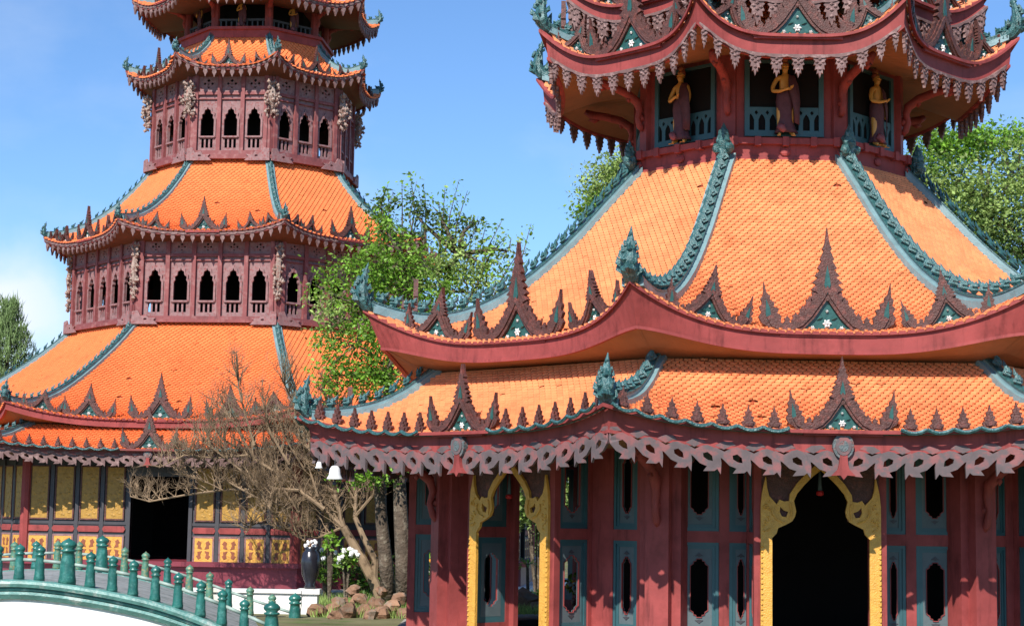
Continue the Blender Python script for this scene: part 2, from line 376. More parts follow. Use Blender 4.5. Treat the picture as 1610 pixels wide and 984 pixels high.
def finial_mesh(rf, sc, name='corner_finial', curl=0.0):
    """flame-shaped creature head at the eave corner of face 0 (right-hand corner)"""
    b = MB(); cd_ = Vector((S8, -C8, 0)); sd = Vector((C8, S8, 0)); p0 = rf.S(1.0, 1.0); pin = rf.S(1.0, 0.90); Z = Vector((0, 0, 1))
    path = [(-.62, .10, .05), (-.42, .05, .085), (-.2, .02, .11), (-.02, .06, .135), (.08, .18, .15), (.10, .32, .14), (.085, .46, .11), (.055, .6, .075), (.02, .74, .04), (-.02, .88, .006)]
    pts = []; rad = []
    for r_, z, q in path:
        base = p0 + cd_*r_*sc
        if r_ < -.05:
            f = min(1.0, -r_*sc/max(0.05, (Vector((pin.x, pin.y, 0))-Vector((p0.x, p0.y, 0))).length)); base.z = p0.z + (pin.z-p0.z)*f*0.8
        pts.append(base + Z*z*sc); rad.append(q*sc)
    rad = [q*1.06 for q in rad]
    b.tube(pts, rad, 8, 0, flat=0.8)
    rn = random.Random(3)
    for i in range(40):
        t = rn.uniform(1.8, 8.8); k = int(t); f = t-k
        c = pts[k].lerp(pts[k+1], f); q = rad[k]*(1-f)+rad[k+1]*f; a = rn.uniform(0, 6.28)
        n_ = cd_*math.cos(a) + sd*math.sin(a)
        b.octa(c + n_*q*.9, sd*q*.42, n_*q*.55, Z*q*.8 + n_*q*.35, 0)
    for k, h_ in ((2, .16), (3, .18), (1, .13)):      # mane along the neck
        b.octa(pts[k] + Z*rad[k] - cd_*.05*sc, cd_*.07*sc, sd*.04*sc, Z*h_*sc - cd_*.07*sc, 0)
    return b.data(name, M['tealdark'])

def fascia_mesh(rf, h, off=0.0, top=0.035, name='fascia', mould=0.045, m='pink', mo=.045):
    b = MB(); pts = rf.edge(n=49); cds = []
    n = len(pts)
    for a, (z0, z1, o0) in enumerate(((-h, -top, off), (-top-0.002, -top+mould, off+mo), (-h-0.012, -h+0.03, off+0.02))):
        vs = []; fs = []
        for i, p in enumerate(pts):
            u = -1+2*i/(n-1); cz = -rf.fc*abs(u)**6
            # outward shift keeps corners mitred
            s_ = o0; q = Vector((p.x*(1+s_/abs(p.y)), p.y - s_, p.z)); kf = 1 - 1.05*rf.fc*abs(u)**6/p.length; q2 = Vector((p.x*(1+(s_-.07)/abs(p.y)), p.y - s_ + .07, p.z))
            ca = cz if a != 1 else 0; cb = cz if a == 2 else 0
            sh = lambda w, on: Vector((w.x*kf, w.y*kf, w.z)) if on else w
            vs += [sh(q, a == 2)+Vector((0, 0, z1+cb)), sh(q, a != 1)+Vector((0, 0, z0+ca)), sh(q2, a != 1)+Vector((0, 0, z0+ca)), sh(q2, a == 2)+Vector((0, 0, z1+cb))]
        for i in range(n-1):
            for k in range(4):
                k2 = (k+1) % 4; fs.append((i*4+k, i*4+k2, (i+1)*4+k2, (i+1)*4+k))
        fs.append((0,1,2,3)); fs.append((n*4-1, n*4-2, n*4-3, n*4-4))
        b.add(vs, fs, 0)
    return b.data(name, M[m])

def soffit(mb, rf, h, rin, zin, mi=0):
    pts = rf.edge(n=25); n = len(pts)
    for k in range(8):
        rot = Matrix.Rotation(k*math.pi/4, 3, 'Z'); vs = []
        for i, p in enumerate(pts):
            u = -1+2*i/(n-1)
            kf = 1 - 1.05*rf.fc*abs(u)**6/p.length; o = Vector((p.x*kf, p.y*kf, p.z)) + Vector((0, .05, -h+.01-rf.fc*abs(u)**6)); inn = Vector((u*rin*S8, -rin*C8, zin+EYE)); mid = o.lerp(inn, 0.5); mid.z = (o.z*0.35 + inn.z*0.65)
            vs += [rot @ o, rot @ mid, rot @ inn]
        fs = []
        for i in range(n-1):
            for a in (0, 1): fs.append((i*3+a, i*3+a+1, (i+1)*3+a+1, (i+1)*3+a))
        mb.add(vs, fs, mi)

def jag(pts, n=1):
    return pts
def pediment_mesh(sc, name='roof_ornament', full=True, spire=1.0, ledge=.8):
    b = MB(); th = 0.07
    def fn(off): return lambda x, z, d: Vector((x*sc, (off + d)*1.0, z*sc))
    for sg in (1, -1):
        # swooping band in two layers
        cl = [(0, .60), (.07, .50), (.15, .38), (.24, .25), (.36, .125), (.50, .055), (.64, .05), (.75, .11), (.81, .22)]
        for w_, o_, t_ in ((.078, -.03, .09), (.034, -.055, .04)):
            up = []; lo = []
            for i, (x, z) in enumerate(cl):
                x0, z0 = cl[max(0, i-1)]; x1, z1 = cl[min(len(cl)-1, i+1)]; tx, tz = x1-x0, z1-z0; l = math.hypot(tx, tz); nx, nz_ = -tz/l, tx/l
                up.append((sg*(x+nx*w_) if i else 0, z+nz_*w_ + (.03 if i == 0 else 0))); lo.append((sg*(x-nx*w_) if i else 0, z-nz_*w_ - (.02 if i == 0 else 0)))
            b.plate(up+lo[::-1], [], fn(o_), t_, 0)
        horn = [(.86, .66), (.835, .52), (.80, .47), (.80, .42), (.755, .39), (.765, .33), (.715, .31), (.73, .25), (.69, .21), (.70, .10), (.8, .05), (.88, .12), (.91, .2), (.88, .26), (.905, .33), (.875, .37), (.89, .44), (.865, .48)]
        horn = [(.86+(x-.85)*1.45, z*1.06) for x, z in horn]
        b.plate([(sg*x, z) for x, z in horn], [], fn(-.02), .06, 0)
        b.plate([(sg*x, z) for x, z in ((.845, .46), (.79, .33), (.77, .2), (.82, .15), (.85, .25))], [], fn(-.032), .03, 1)
        # flames on the back of the band
        for (x, z, s_) in ((.09, .60, .11), (.17, .48, .115), (.25, .36, .12), (.34, .245, .11), (.44, .165, .10), (.555, .135, .09)):
            fl = [(0, 0), (-.5, .25), (-.42, .55), (-.62, .62), (-.25, .95), (-.05, 1.15), (.12, .85), (.38, .85), (.3, .5), (.55, .3), (.4, -.1)]
            b.plate([(sg*(x+px*s_*.98), z-.035+pz*s_*1.32) for px, pz in fl], [], fn(-.01), .05, 0)
    if full:
        hs = [(.02, 1.18), (.045, 1.10), (.03, 1.08), (.065, .97), (.05, .95), (.09, .86), (.065, .835), (.115, .765), (.085, .74), (.14, .675), (.10, .65), (.15, .585), (.10, .56), (.06, .5)]
        hs = [(x, .5 + (z-.5)*spire) for x, z in hs]
        hs = [(x*1.5, z) for x, z in hs]
        out = [(0, .5+.88*spire)] + hs + [(0, .44)] + [(-x, z) for x, z in hs[::-1]]
        b.plate(out, [], fn(-.035), .08, 0)
        b.plate([(0, .5+.40*spire), (.03, .5+.25*spire), (.045, .5+.15*spire), (0, .5+.03*spire), (-.045, .5+.15*spire), (-.03, .5+.25*spire)], [], fn(-.05), .03, 1)
    b.plate([(-.46, .0), (.46, .0), (.3, .12), (.16, .28), (0, .53), (-.16, .28), (-.3, .12)], [], fn(.02), .04, 1)
    for x, z, q in ((0, .13, .06), (.2, .07, .03), (-.2, .07, .03), (0, .30, .022)):
        c = Vector((x*sc, -.0, z*sc))
        for k in range(6):
            a = k*math.pi/3; e = Vector((math.cos(a), 0, math.sin(a)))
            b.octa(c+e*q*sc*.62, e*q*sc*.5, Vector((0, .02, 0)), e.cross(Vector((0, 1, 0)))*q*sc*.4, 2)
        b.octa(c, Vector((q*.35*sc, 0, 0)), Vector((0, .03, 0)), Vector((0, 0, q*.35*sc)), 2)
    for sg in (1, -1):
        for x, z in ((.1, .2), (.13, .05), (.3, .05)):
            b.octa((sg*x*sc, .005, z*sc), (.05*sc, 0, .02*sc), (0, .02, 0), (0, 0, .03*sc), 1)
    if ledge: b.box(-ledge*sc, ledge*sc, -.095, .03, -.062, -.008, 3)
    return b.data(name, [M['carve'], M['inlay'], M['flower'], M['pink']])

def on_eave(rf, u, inset=0.04, tilt=1.0, dz=0.0):
    p = rf.S(u, 1.0); a = rf.S(max(-1, u-.04), 1.0); c = rf.S(min(1, u+.04), 1.0); t = c-a
    ang = math.atan2(t.z, math.hypot(t.x, t.y))*tilt; yaw = math.atan2(t.y, t.x)
    return Matrix.Translation(p + Vector((0, inset, dz))) @ Matrix.Rotation(yaw, 4, 'Z') @ Matrix.Rotation(-ang, 4, 'Y')

def drops_mesh(rf, pitch, hgt, drop, off, band, name='leaf_valance', mi=None, style='leaf'):
    b = MB(); fn, tot = rf.edge_fn(off); n = max(3, int(round(tot/pitch))); pt = tot/n
    if style == 'leaf':
        unit = [(0, -1), (-.10, -.74), (-.19, -.80), (-.17, -.58), (-.31, -.60), (-.27, -.40), (-.40, -.36), (-.30, -.20), (-.42, -.10), (-.24, 0), (.24, 0), (.42, -.10), (.30, -.20), (.40, -.36), (.27, -.40), (.31, -.60), (.17, -.58), (.19, -.80), (.10, -.74)]
    else:
        unit = [(0, -1), (-.14, -.7), (-.34, -.45), (-.26, -.2), (-.4, 0), (.4, 0), (.26, -.2), (.34, -.45), (.14, -.7)]
    for i in range(n):
        cx = -tot/2 + (i+.5)*pt
        b.plate([(cx+x*hgt*.72, drop+z*hgt) for x, z in unit], [], fn, .05, 0)
        if style == 'leaf':
            for (x, z) in ((0, -.35), (-.2, -.25), (.2, -.25), (0, -.6), (0, -.12)):
                c = fn(cx+x*hgt*.72, drop+z*hgt, -.012); b.octa(c, (hgt*.085, 0, 0), (0, .016, 0), (0, 0, hgt*.10), 0)
    # scalloped band the leaves hang from
    m_ = n*6; up = []; lo = []
    for i in range(m_+1):
        x = -tot/2 + tot*i/m_; w_ = abs(math.sin(math.pi*i/6)); up.append((x, drop+band)); lo.append((x, drop-band*.1+band*.7*(1-w_)-.02))
    for i in range(m_):
        b.plate([lo[i], lo[i+1], up[i+1], up[i]], [], lambda x, z, d: fn(x, z, d-.02), .06, 0)
    return b.data(name, mi or M['lattice'])

def lattice_mesh(rf, pitch, hgt, drop, off, name='lattice_valance', m='lattice'):
    """interlaced curled lattice hung from the eave, mirrored about the middle of the face"""
    b = MB(); fn, tot = rf.edge_fn(off); hw = tot/2-.02
    n = int(hw/pitch); pt = hw/n
    outer = [(-.66, -.08), (-.34, -.22), (-.10, -.08), (.10, -.03), (.36, -.12), (.54, -.36), (.58, -.62), (.56, -1.02), (.44, -.84), (.34, -.92), (-.04, -.96), (.08, -.78), (-.16, -.70), (-.40, -.48), (-.66, -.34)]
    hole = [(-.06, -.34), (.10, -.28), (.26, -.40), (.29, -.58), (.12, -.56), (-.04, -.47)]
    for sg in (1, -1):
        for i in range(n):
            cx = (i+.62)*pt
            b.plate([(sg*(-1)*(-cx + 0) + sg*(-1)*(x*pt*.98), drop+z*hgt) for x, z in outer], [[(sg*cx - sg*x*pt*.98, drop+z*hgt) for x, z in hole]], fn, .045, 0)
            b.plate([(sg*cx - sg*x*pt*.98, drop+z*hgt) for x, z in ((-.66, -.03), (-.36, -.15), (-.1, .0), (.06, .02), (-.1, .15), (-.42, .12))], [], lambda x, z, d: fn(x, z, d+.01), .03, 0)
    # oval boss in the middle
    oval = [(.135*math.cos(a)*hgt/.36, drop + hgt*.12 + .16*math.sin(a)*hgt/.36) for a in np.linspace(0, 2*math.pi, 20)[:-1]]
    b.plate(oval, [], lambda x, z, d: fn(x, z, d-.05), .08, 1)
    for r_, mi in ((.75, 0), (.45, 1)):
        b.plate([(x*r_, (z-drop-hgt*.12)*r_+drop+hgt*.12) for x, z in oval], [], lambda x, z, d, r_=r_: fn(x, z, d-.05-.02*(1.6-r_)), .03, mi)
    b.plate([(x*hgt, drop+z*hgt) for x, z in ((-.12, 0), (.12, 0), (.15, -.5), (.2, -.7), (.42, -.92), (.12, -.9), (0, -1.05), (-.12, -.9), (-.42, -.92), (-.2, -.7), (-.15, -.5))], [], lambda x, z, d: fn(x, z, d-.06), .07, 2)
    return b.data(name, [M[m], M['latteal'], M['pink']])

def crest_mesh(rf, pitch, hgt, skip, name='crest', off=0.02):
    """row of little jagged leaf finials over a scalloped moulding"""
    b = MB(); fn, tot = rf.edge_fn(off); hw = tot/2-.06; n = int((hw-skip)/pitch); pt = (hw-skip)/n
    lf = [(0, 1), (.07, .72), (.16, .70), (.13, .52), (.26, .46), (.20, .30), (.34, .22), (.24, 0), (-.24, 0), (-.34, .22), (-.20, .30), (-.26, .46), (-.13, .52), (-.16, .70), (-.07, .72)]
    for sg in (1, -1):
        for i in range(n):
            cx = sg*(skip+(i+.5)*pt)
            b.plate([(cx+x*hgt*1.05, .02+z*hgt*1.08) for x, z in lf], [], fn, .05, 0)
            b.plate([(cx+x*hgt*.7, .04+z*hgt*.7) for x, z in lf], [], lambda x, z, d: fn(x, z, d-.025), .03, 0)
            for (x, z) in ((0, .2), (0, .5), (.12, .1), (-.12, .1)):
                b.octa(fn(cx+x*hgt, .02+z*hgt, -.01), (hgt*.07, 0, 0), (0, .02, 0), (0, 0, hgt*.1), 0)
            x0 = sg*(skip+i*pt); k = 7      # teal scallop
            pts = [fn(x0+sg*pt*j/k, -.03+.05*(1-math.sin(math.pi*j/k)), -.185) for j in range(k+1)]
            b.tube(pts, .026, 5, 1)
    b.tube([fn(-hw+2*hw*i/24, -.03, -.01) for i in range(25)], .018, 4, 1)
    return b.data(name, [M['carve'], M['tealdark']])

def build_roof(root, prof, fh, soff, tile=(0.117, 0.07), tmat='tile', ridge=(.26, .16, .5, .24, .2), fsc=.8, peds=((0, 1.0, 1.0),), drops=None, lattice=None, crest=None, faces=8, cap=None, tilt=1.0, name='roof', orn_inset=.05):
    rf = Roof(*prof)
    b = MB(); soffit(b, rf, fh, *soff)
    # the shadowed gap between soffit ring and wall is closed by a ring above
    rt = MB()
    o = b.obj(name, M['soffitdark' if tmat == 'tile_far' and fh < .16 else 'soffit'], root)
    sm_ = slope_mesh(rf, tile[0], tile[1], M[tmat]); rm = ridge_mesh(rf, ridge[0], ridge[1], ridge[2], True, ridge[3], ch=ridge[4]); fm = finial_mesh(rf, fsc); am = fascia_mesh(rf, fh, m='eave' if tmat == 'tile_far' and fh < .16 else 'pink', mo=.15 if lattice else (.11 if drops and tmat == 'tile' else .05))
    pm = [(pediment_mesh(s_, spire=sp, ledge=(.66 if u == 0 else 0)), u) for u, s_, sp in peds]
    vm = drops_mesh(rf, *drops[:5], style=drops[5], mi=drops[6]) if drops else None
    lm = lattice_mesh(rf, *lattice, m='latdark' if tmat == 'tile_far' else 'lattice') if lattice else None
    cm = crest_mesh(rf, *crest) if crest else None
    for k in range(8):
        a = k*math.pi/4
        place(sm_, 'tiled_slope', o, rotz=a); place(rm, 'ridge', o, rotz=a); place(fm, 'corner_finial', o, rotz=a); place(am, 'fascia', o, rotz=a)
        for me, u in pm: place(me, 'roof_ornament', o, mx=Matrix.Rotation(a, 4, 'Z') @ on_eave(rf, u, orn_inset, tilt))
        if vm: place(vm, 'leaf_valance', o, rotz=a)
        if lm: place(lm, 'lattice_valance', o, rotz=a)
        if cm: place(cm, 'crest', o, rotz=a)
    return o, rf

def prism(mb, Rr, z0, z1, mi=0, top=True):
    vs = [(Rr*math.sin(a), -Rr*math.cos(a), z+EYE) for z in (z0, z1) for a in [R(22.5)+k*math.pi/4 for k in range(8)]]
    fs = [(k, (k+1) % 8, 8+(k+1) % 8, 8+k) for k in range(8)] + [tuple(range(7, -1, -1)), tuple(range(8, 16))]
    mb.add(vs, fs, mi)
def ring(mb, R0, R1, z0, z1, mi=0):
    """hollow octagonal band from inner radius R0 to outer R1"""
    vs = [(r_*math.sin(a), -r_*math.cos(a), z+EYE) for r_, z in ((R0, z0), (R1, z0), (R1, z1), (R0, z1)) for a in [R(22.5)+k*math.pi/4 for k in range(8)]]
    fs = []
    for q in range(4):
        q2 = (q+1) % 4
        for k in range(8):
            k2 = (k+1) % 8; fs.append((q*8+k, q*8+k2, q2*8+k2, q2*8+k))
    mb.add(vs, fs, mi)
def cusp(cx, hw, z0, z1):
    """cusped arch opening outline"""
    h = z1-z0; s_ = hw
    r_ = [(s_, 0), (s_, .55*h), (s_*.80, .62*h), (s_*.86, .72*h), (s_*.52, .77*h), (s_*.45, .88*h), (s_*.12, .92*h), (0, h)]
    l_ = [(-x, z) for x, z in r_[::-1][1:]]
    return [(cx+x, z0+z) for x, z in r_+l_]
def rect(x0, x1, z0, z1): return [(x0, z0), (x1, z0), (x1, z1), (x0, z1)]
def oval_cart(cx, hw, z0, z1):
    """cartouche-shaped opening with notched ends"""
    h = z1-z0
    r_ = [(.30, 0), (.34, .035), (.62, .045), (.66, .085), (1.0, .12), (1.0, .88), (.66, .915), (.62, .955), (.34, .965), (.30, 1.0)]
    return [(cx+x*hw, z0+z*h) for x, z in r_] + [(cx-x*hw, z0+z*h) for x, z in r_[::-1]]

def gallery(root, Rr, z, nwin, name='gallery_wall', winw=.165, pil=.055, marginal=.14, cream=(5.4, 6.9, .10, .12)):
    """windowed drum storey. z = ledge0, ledge1, sill, winbottom, archtop, bandtop, frettop"""
    za, zb, zc_, zd, ze, zf, zg = z
    hl = Rr*S8; ap = Rr*C8; E = EYE
    b = MB(); ring(b, Rr*.9, Rr+.16, za, za+(zb-za)*.45, 0); ring(b, Rr*.9, Rr+.07, za+(zb-za)*.45, zb, 0); prism(b, Rr*.985, zg-.02, zg+.3, 0)
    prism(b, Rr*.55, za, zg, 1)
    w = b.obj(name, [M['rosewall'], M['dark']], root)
    span = 2*(hl-marginal); pt = span/nwin
    # window unit centred on x=0
    u = MB(); f = lambda x, q, d: Vector((x, -ap+.03+d, q+E))
    hw = pt/2-.002
    bal = []
    for i in range(3):
        cx = (i-1)*winw*.66; bal.append(rect(cx-winw*.2, cx+winw*.2, zc_+.05, zd-.07))
    u.plate(rect(-hw, hw, zb, zf), [cusp(0, winw, zd, ze)] + bal, f, .05, 0)
    out = cusp(0, winw*1.3, zd-.04, ze+.09); inn = cusp(0, winw, zd, ze)
    u.plate(out, [inn], lambda x, q, d: Vector((x, -ap-.005+d, q+E)), .05, 0)
    u.box(-winw*1.15, winw*1.15, -ap-.03, -ap+.04, zd-.05+E, zd-.005+E, 0)
    um = u.data('window', M['mauve'])
    s_ = MB()                                   # pilasters, corner posts and fret band of one face
    for i in range(nwin+1):
        x = -span/2+i*pt; s_.box(x-pil, x+pil, -ap-.06, -ap+.06, zb+E, zg+E, 0)
    s_.box(-hl, hl, -ap-.035, -ap+.05, zf-.03+E, zf+.05+E, 0); s_.box(-hl, hl, -ap-.02, -ap+.05, (ze+zf)/2+.02+E, (ze+zf)/2+.05+E, 0)
    for sg in (1, -1): s_.box(*sorted((sg*(hl-.005), sg*(hl-marginal))), -ap-.02, -ap+.09, zb+E, zg+E, 0)
    pm = s_.data('pilaster_frame', M['rosewall'])
    g = MB()
    for i in range(nwin):
        cx = -span/2+(i+.5)*pt; h2 = (zg-zf-.06); cz = zf+.05+h2/2; q = min(pt/2-pil, h2/2)*.82
        hol = []
        for dx, dz, k in ((0, .45, .26), (0, -.45, .26), (.55, 0, .22), (-.55, 0, .22), (0, 0, .2)):
            hol.append([(cx+dx*q+k*q, cz+dz*q), (cx+dx*q, cz+dz*q+k*q), (cx+dx*q-k*q, cz+dz*q), (cx+dx*q, cz+dz*q-k*q)])
        g.plate(rect(cx-pt/2+pil, cx+pt/2-pil, zf+.05, zg), hol, lambda x, q_, d: Vector((x, -ap+.0+d, q_+E)), .04, 0)
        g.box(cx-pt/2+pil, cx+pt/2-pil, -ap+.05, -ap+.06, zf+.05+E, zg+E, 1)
    gm = g.data('fret_band', [M['mauve'], M['dark']])
    cr = MB(); rn = random.Random(int(Rr*10))    # pale carved bracket at the corner
    cdv = Vector((S8, -C8, 0)); sdv = Vector((C8, S8, 0)); c0 = cdv*(Rr+.05)
    zl, zt, bw, bo = cream
    for i in range(70):
        t = rn.random()**.8; zz = zl+(zt-zl)*t; env = (.35+.65*math.sin(math.pi*min(1, t*.72+.12)))
        c = c0+cdv*rn.uniform(0, bo*env)+sdv*rn.uniform(-bw*env, bw*env)+Vector((0, 0, zz+E)); q = rn.uniform(.03, .07)
        cr.octa(c, cdv*q, sdv*q*rn.uniform(.6, 1.2), Vector((rn.uniform(-.03, .03), rn.uniform(-.03, .03), q*1.5)), 0)
    cr.tube([c0+Vector((0, 0, zl+.1+E)), c0+cdv*bo*.5+Vector((0, 0, (zl*.4+zt*.6)+E)), c0+Vector((0, 0, zt+E))], [.02, bw*.6, .05], 6, 0)
    crm = cr.data('carved_bracket', M['cream'])
    swm = []                                     # scrolls at the foot of the corner
    for sg in (1, -1):
        sw = MB()
        f2 = lambda x, q_, d: Vector((hl-.02 if sg == 9 else x, -ap-.19+d, q_+E))
        hh = .30
        pts = [(hl+.04, za-.06), (hl-.66, za-.06), (hl-.55, za+.05), (hl-.62, za+.11), (hl-.42, za+.10), (hl-.36, za+.2), (hl-.2, za+.15), (hl-.12, za+hh), (hl+.03, za+hh-.03)]
        sw.plate([(sg*x, q_) for x, q_ in pts], [[(sg*(hl-.33+.05*math.cos(a)), za+.07+.03*math.sin(a)) for a in np.linspace(0, 2*math.pi, 7)[:-1]]], f2, .05, 0)
        swm.append(sw.data('scroll_base', M['mauve']))
    for k in range(8):
        a = k*math.pi/4
        for i in range(nwin): place(um, 'window', w, mx=Matrix.Rotation(a, 4, 'Z') @ Matrix.Translation((-span/2+(i+.5)*pt, 0, 0)))
        place(pm, 'pilaster_frame', w, rotz=a); place(gm, 'fret_band', w, rotz=a); place(crm, 'carved_bracket', w, rotz=a); [place(q_, 'scroll_base', w, rotz=a) for q_ in swm]
    return w

def bracket_mesh(Rr, z0, z1, reach, name='eave_bracket', corner=True):
    b = MB(); cdv = Vector((S8, -C8, 0)) if corner else Vector((0, -1, 0)); sdv = Vector((C8, S8, 0)) if corner else Vector((1, 0, 0))
    h = z1-z0; pts = [(0, .0), (.05, .08), (.10, .25), (.06, .42), (.10, .58), (.30, .74), (.62, .86), (.85, .90), (1.0, 1.0)]
    rad = [.035, .06, .05, .06, .08, .075, .07, .085, .05]
    b.tube([cdv*(Rr+x*reach)+Vector((0, 0, z0+z*h+EYE)) for x, z in pts], rad, 8, 0)
    b.octa(cdv*(Rr+.02)+Vector((0, 0, z0+.25*h+EYE)), cdv*.09, sdv*.07, Vector((0, 0, .12)), 0)
    b.octa(cdv*(Rr+.82*reach)+Vector((0, 0, z0+.8*h+EYE)), cdv*.13, sdv*.05, Vector((0, 0, .10)), 0)
    b.octa(cdv*(Rr+.28*reach)+Vector((0, 0, z0+.62*h+EYE)), cdv*.05, sdv*.05, Vector((0, 0, .10)), 0)
    return b.data(name, M['pink'], True)

# =============================================================== setting
g = MB(); g.add([(-900, -60, 0), (900, -60, 0), (900, 1500, 0), (-900, 1500, 0)], [(0, 1, 2, 3)])
o = g.obj('ground', M['ground']); tag(o, 'flat earth and grass ground around the pavilions', None, kind='structure')
del o['label']

# =============================================================== right pavilion
RX, RY, RP = 4.357, 30.0, -.00303
PV = thing('pavilion', 'nearer red eight-sided pavilion with two stacked orange tile roofs, at the right', 'pavilion', (RX, RY, 0), RP)
E = EYE
# ---- ground storey
RW = 5.6; AP = RW*C8; HL = RW*S8
wb_ = MB(); prism(wb_, 6.75, -2.0, -1.9, 1); ring(wb_, 5.1, 5.72, .98, 1.25, 0)
vs = [(RW*.99*math.sin(a), -RW*.99*math.cos(a), 1.0+E) for a in [R(22.5)+k*math.pi/4 for k in range(8)]]
wb_.add(vs, [tuple(range(8))], 2); prism(wb_, 3.2, -1.9, 1.0, 2); prism(wb_, 5.0, -1.9, -1.88, 2)  # dark core and floor added to keep the openings black
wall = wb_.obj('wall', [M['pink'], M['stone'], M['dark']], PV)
def win_panel(hw, name='window_panel'):
    """blue framed panel pair unit: frame, grey field with cartouche opening; origin at panel centre, height 1.27"""
    b = MB(); H = .635; fw = .045
    def F(o): return lambda x, z, d: Vector((x, o+d, z))
    b.plate(rect(-hw, hw, -H, H), [rect(-hw+fw, hw-fw, -H+fw, H-fw)], F(-.02), .06, 0)
    b.plate(rect(-hw+fw, hw-fw, -H+fw, H-fw), [rect(-hw+2*fw, hw-2*fw, -H+2*fw, H-2*fw)], F(.0), .04, 0)
    oh = hw-3*fw-.015 if hw > .2 else hw-2.75*fw
    b.plate(rect(-hw+2*fw, hw-2*fw, -H+2*fw, H-2*fw), [oval_cart(0, oh, -H*.63, H*.63)], F(.012), .03, 1)
    b.plate(oval_cart(0, oh+.009, -H*.63-.01, H*.63+.01), [oval_cart(0, oh, -H*.63, H*.63)], F(-.003), .03, 2)
    for sg in (1, -1):
        b.plate([(-.06, sg*(H*.63+.045)), (-.02, sg*(H*.63+.04)), (0, sg*(H*.63+.03)), (.02, sg*(H*.63+.04)), (.06, sg*(H*.63+.045)), (.03, sg*(H*.63+.065)), (0, sg*(H*.63+.09)), (-.03, sg*(H*.63+.065))][::sg], [], F(.002), .02, 3)
    return b.data(name, [M['blue'], M['bluelt'], M['pink'], M['charcoal']])
wide, narrow, cheekp = win_panel(.27), win_panel(.165), win_panel(.30)
PZ = (-.955+E, .472+E)                      # centres of lower and upper panels
def stile(mb, x0, x1, y0, y1): mb.box(x0, x1, y0, y1, 0.1, 1.0+E, 0)
fr = MB()                                    # framing of one open face
for sg in (1, -1):
    def bx(xa, xb, za, zb_, y0=-AP-.035, y1=-AP+.06): fr.box(*sorted((sg*xa, sg*xb)), y0, y1, za, zb_, 0)
    bx(1.93, 2.14, .1, 1.0+E); bx(1.24, 1.38, .1, 1.0+E); bx(.80, .905, .1, 1.0+E)
    for za, zb_ in ((.1, -1.59+E), (-.32+E, -.163+E), (1.107+E-.12, 1.0+E+.02)):
        bx(1.38, 1.93, za, zb_, -AP-.032, -AP+.057); bx(.905, 1.24, za, zb_, -AP-.032, -AP+.057)
fr.box(-.82, .82, -AP-.03, -AP+.05, 1.0+E-.02, 1.0+E+.03, 0)
frm = fr.data('wall_frame', M['pink'])
fr = MB()
for sg in (1, -1):
    bx(1.66, 2.14, .1, 1.0+E); bx(.80, 1.20, .1, 1.0+E)
    for za, zb_ in ((.1, -1.59+E), (-.32+E, -.163+E), (1.107+E-.12, 1.0+E+.02)): bx(1.20, 1.66, za, zb_, -AP-.032, -AP+.057)
fr.box(-.82, .82, -AP-.03, -AP+.05, 1.0+E-.02, 1.0+E+.03, 0)
frm2 = fr.data('wall_frame', M['pink'])
mid_ = win_panel(.23)
cl = MB(); cl.box(-HL, HL, -AP-.03, -AP+.05, .1, 1.0+E, 0); cl.box(-HL+.1, HL-.1, -AP+.055, -AP+.06, .1, 1.0+E, 1); closed = cl.data('wall_panel', [M['pink'], M['dark']])
# corner column
co = MB(); cdv = Vector((S8, -C8, 0)); sdv = Vector((C8, S8, 0))
for hw_, hd, o_ in ((.17, .30, .0), (.30, .16, -.02)):
    c0 = cdv*(RW+.06+o_)
    vs = [c0+sdv*sx*hw_+cdv*sy*hd+Vector((0, 0, z)) for z in (.1, 1.05+E) for sx, sy in ((-1, -1), (1, -1), (1, 1), (-1, 1))]
    co.add(vs, [(0,1,5,4),(1,2,6,5),(2,3,7,6),(3,0,4,7),(3,2,1,0),(4,5,6,7)], 0)
com = co.data('column', M['pink'])
brm = bracket_mesh(RW+.33, -.1, 1.0, 1.25)
# porch with gilded cusped arch
AP2 = 6.06
por = MB(); RCH = -1.9+E
for sg in (1, -1):
    por.box(*sorted((sg*.80, sg*.90)), -AP2+.05, -AP2+.17, RCH, .95+E, 0)
    por.box(*sorted((sg*.80, sg*.90)), -AP-.11, -AP-.037, RCH, .95+E, 0)
    for za, zb_ in ((RCH, -1.59+E), (-.32+E, -.163+E), (.93+E, 1.0+E)): por.box(*sorted((sg*.802, sg*.898)), -AP2+.17, -AP-.11, za, zb_, 0)
por.box(-.9, .9, -AP2+.05, -AP-.04, 1.001+E, 1.08+E, 0)
pom = por.data('porch', M['pink'])
gi = [(.66, -1.9), (.66, -.30), (.665, -.24), (.60, -.17), (.58, -.10), (.47, -.05), (.39, -.005), (.35, .06), (.335, .13), (.35, .20), (.365, .27), (.32, .37), (.22, .49), (.11, .60), (0, .69)]
go = [(0, .80), (.10, .73), (.22, .62), (.33, .50), (.42, .36), (.43, .27), (.50, .26), (.56, .285), (.60, .22), (.70, .33), (.73, .44), (.745, .60), (.775, .48), (.80, .36), (.815, .2), (.815, -1.9)]
gd = MB()
def GF(o): return lambda x, z, d: Vector((x, -AP2+o+d, z+E))
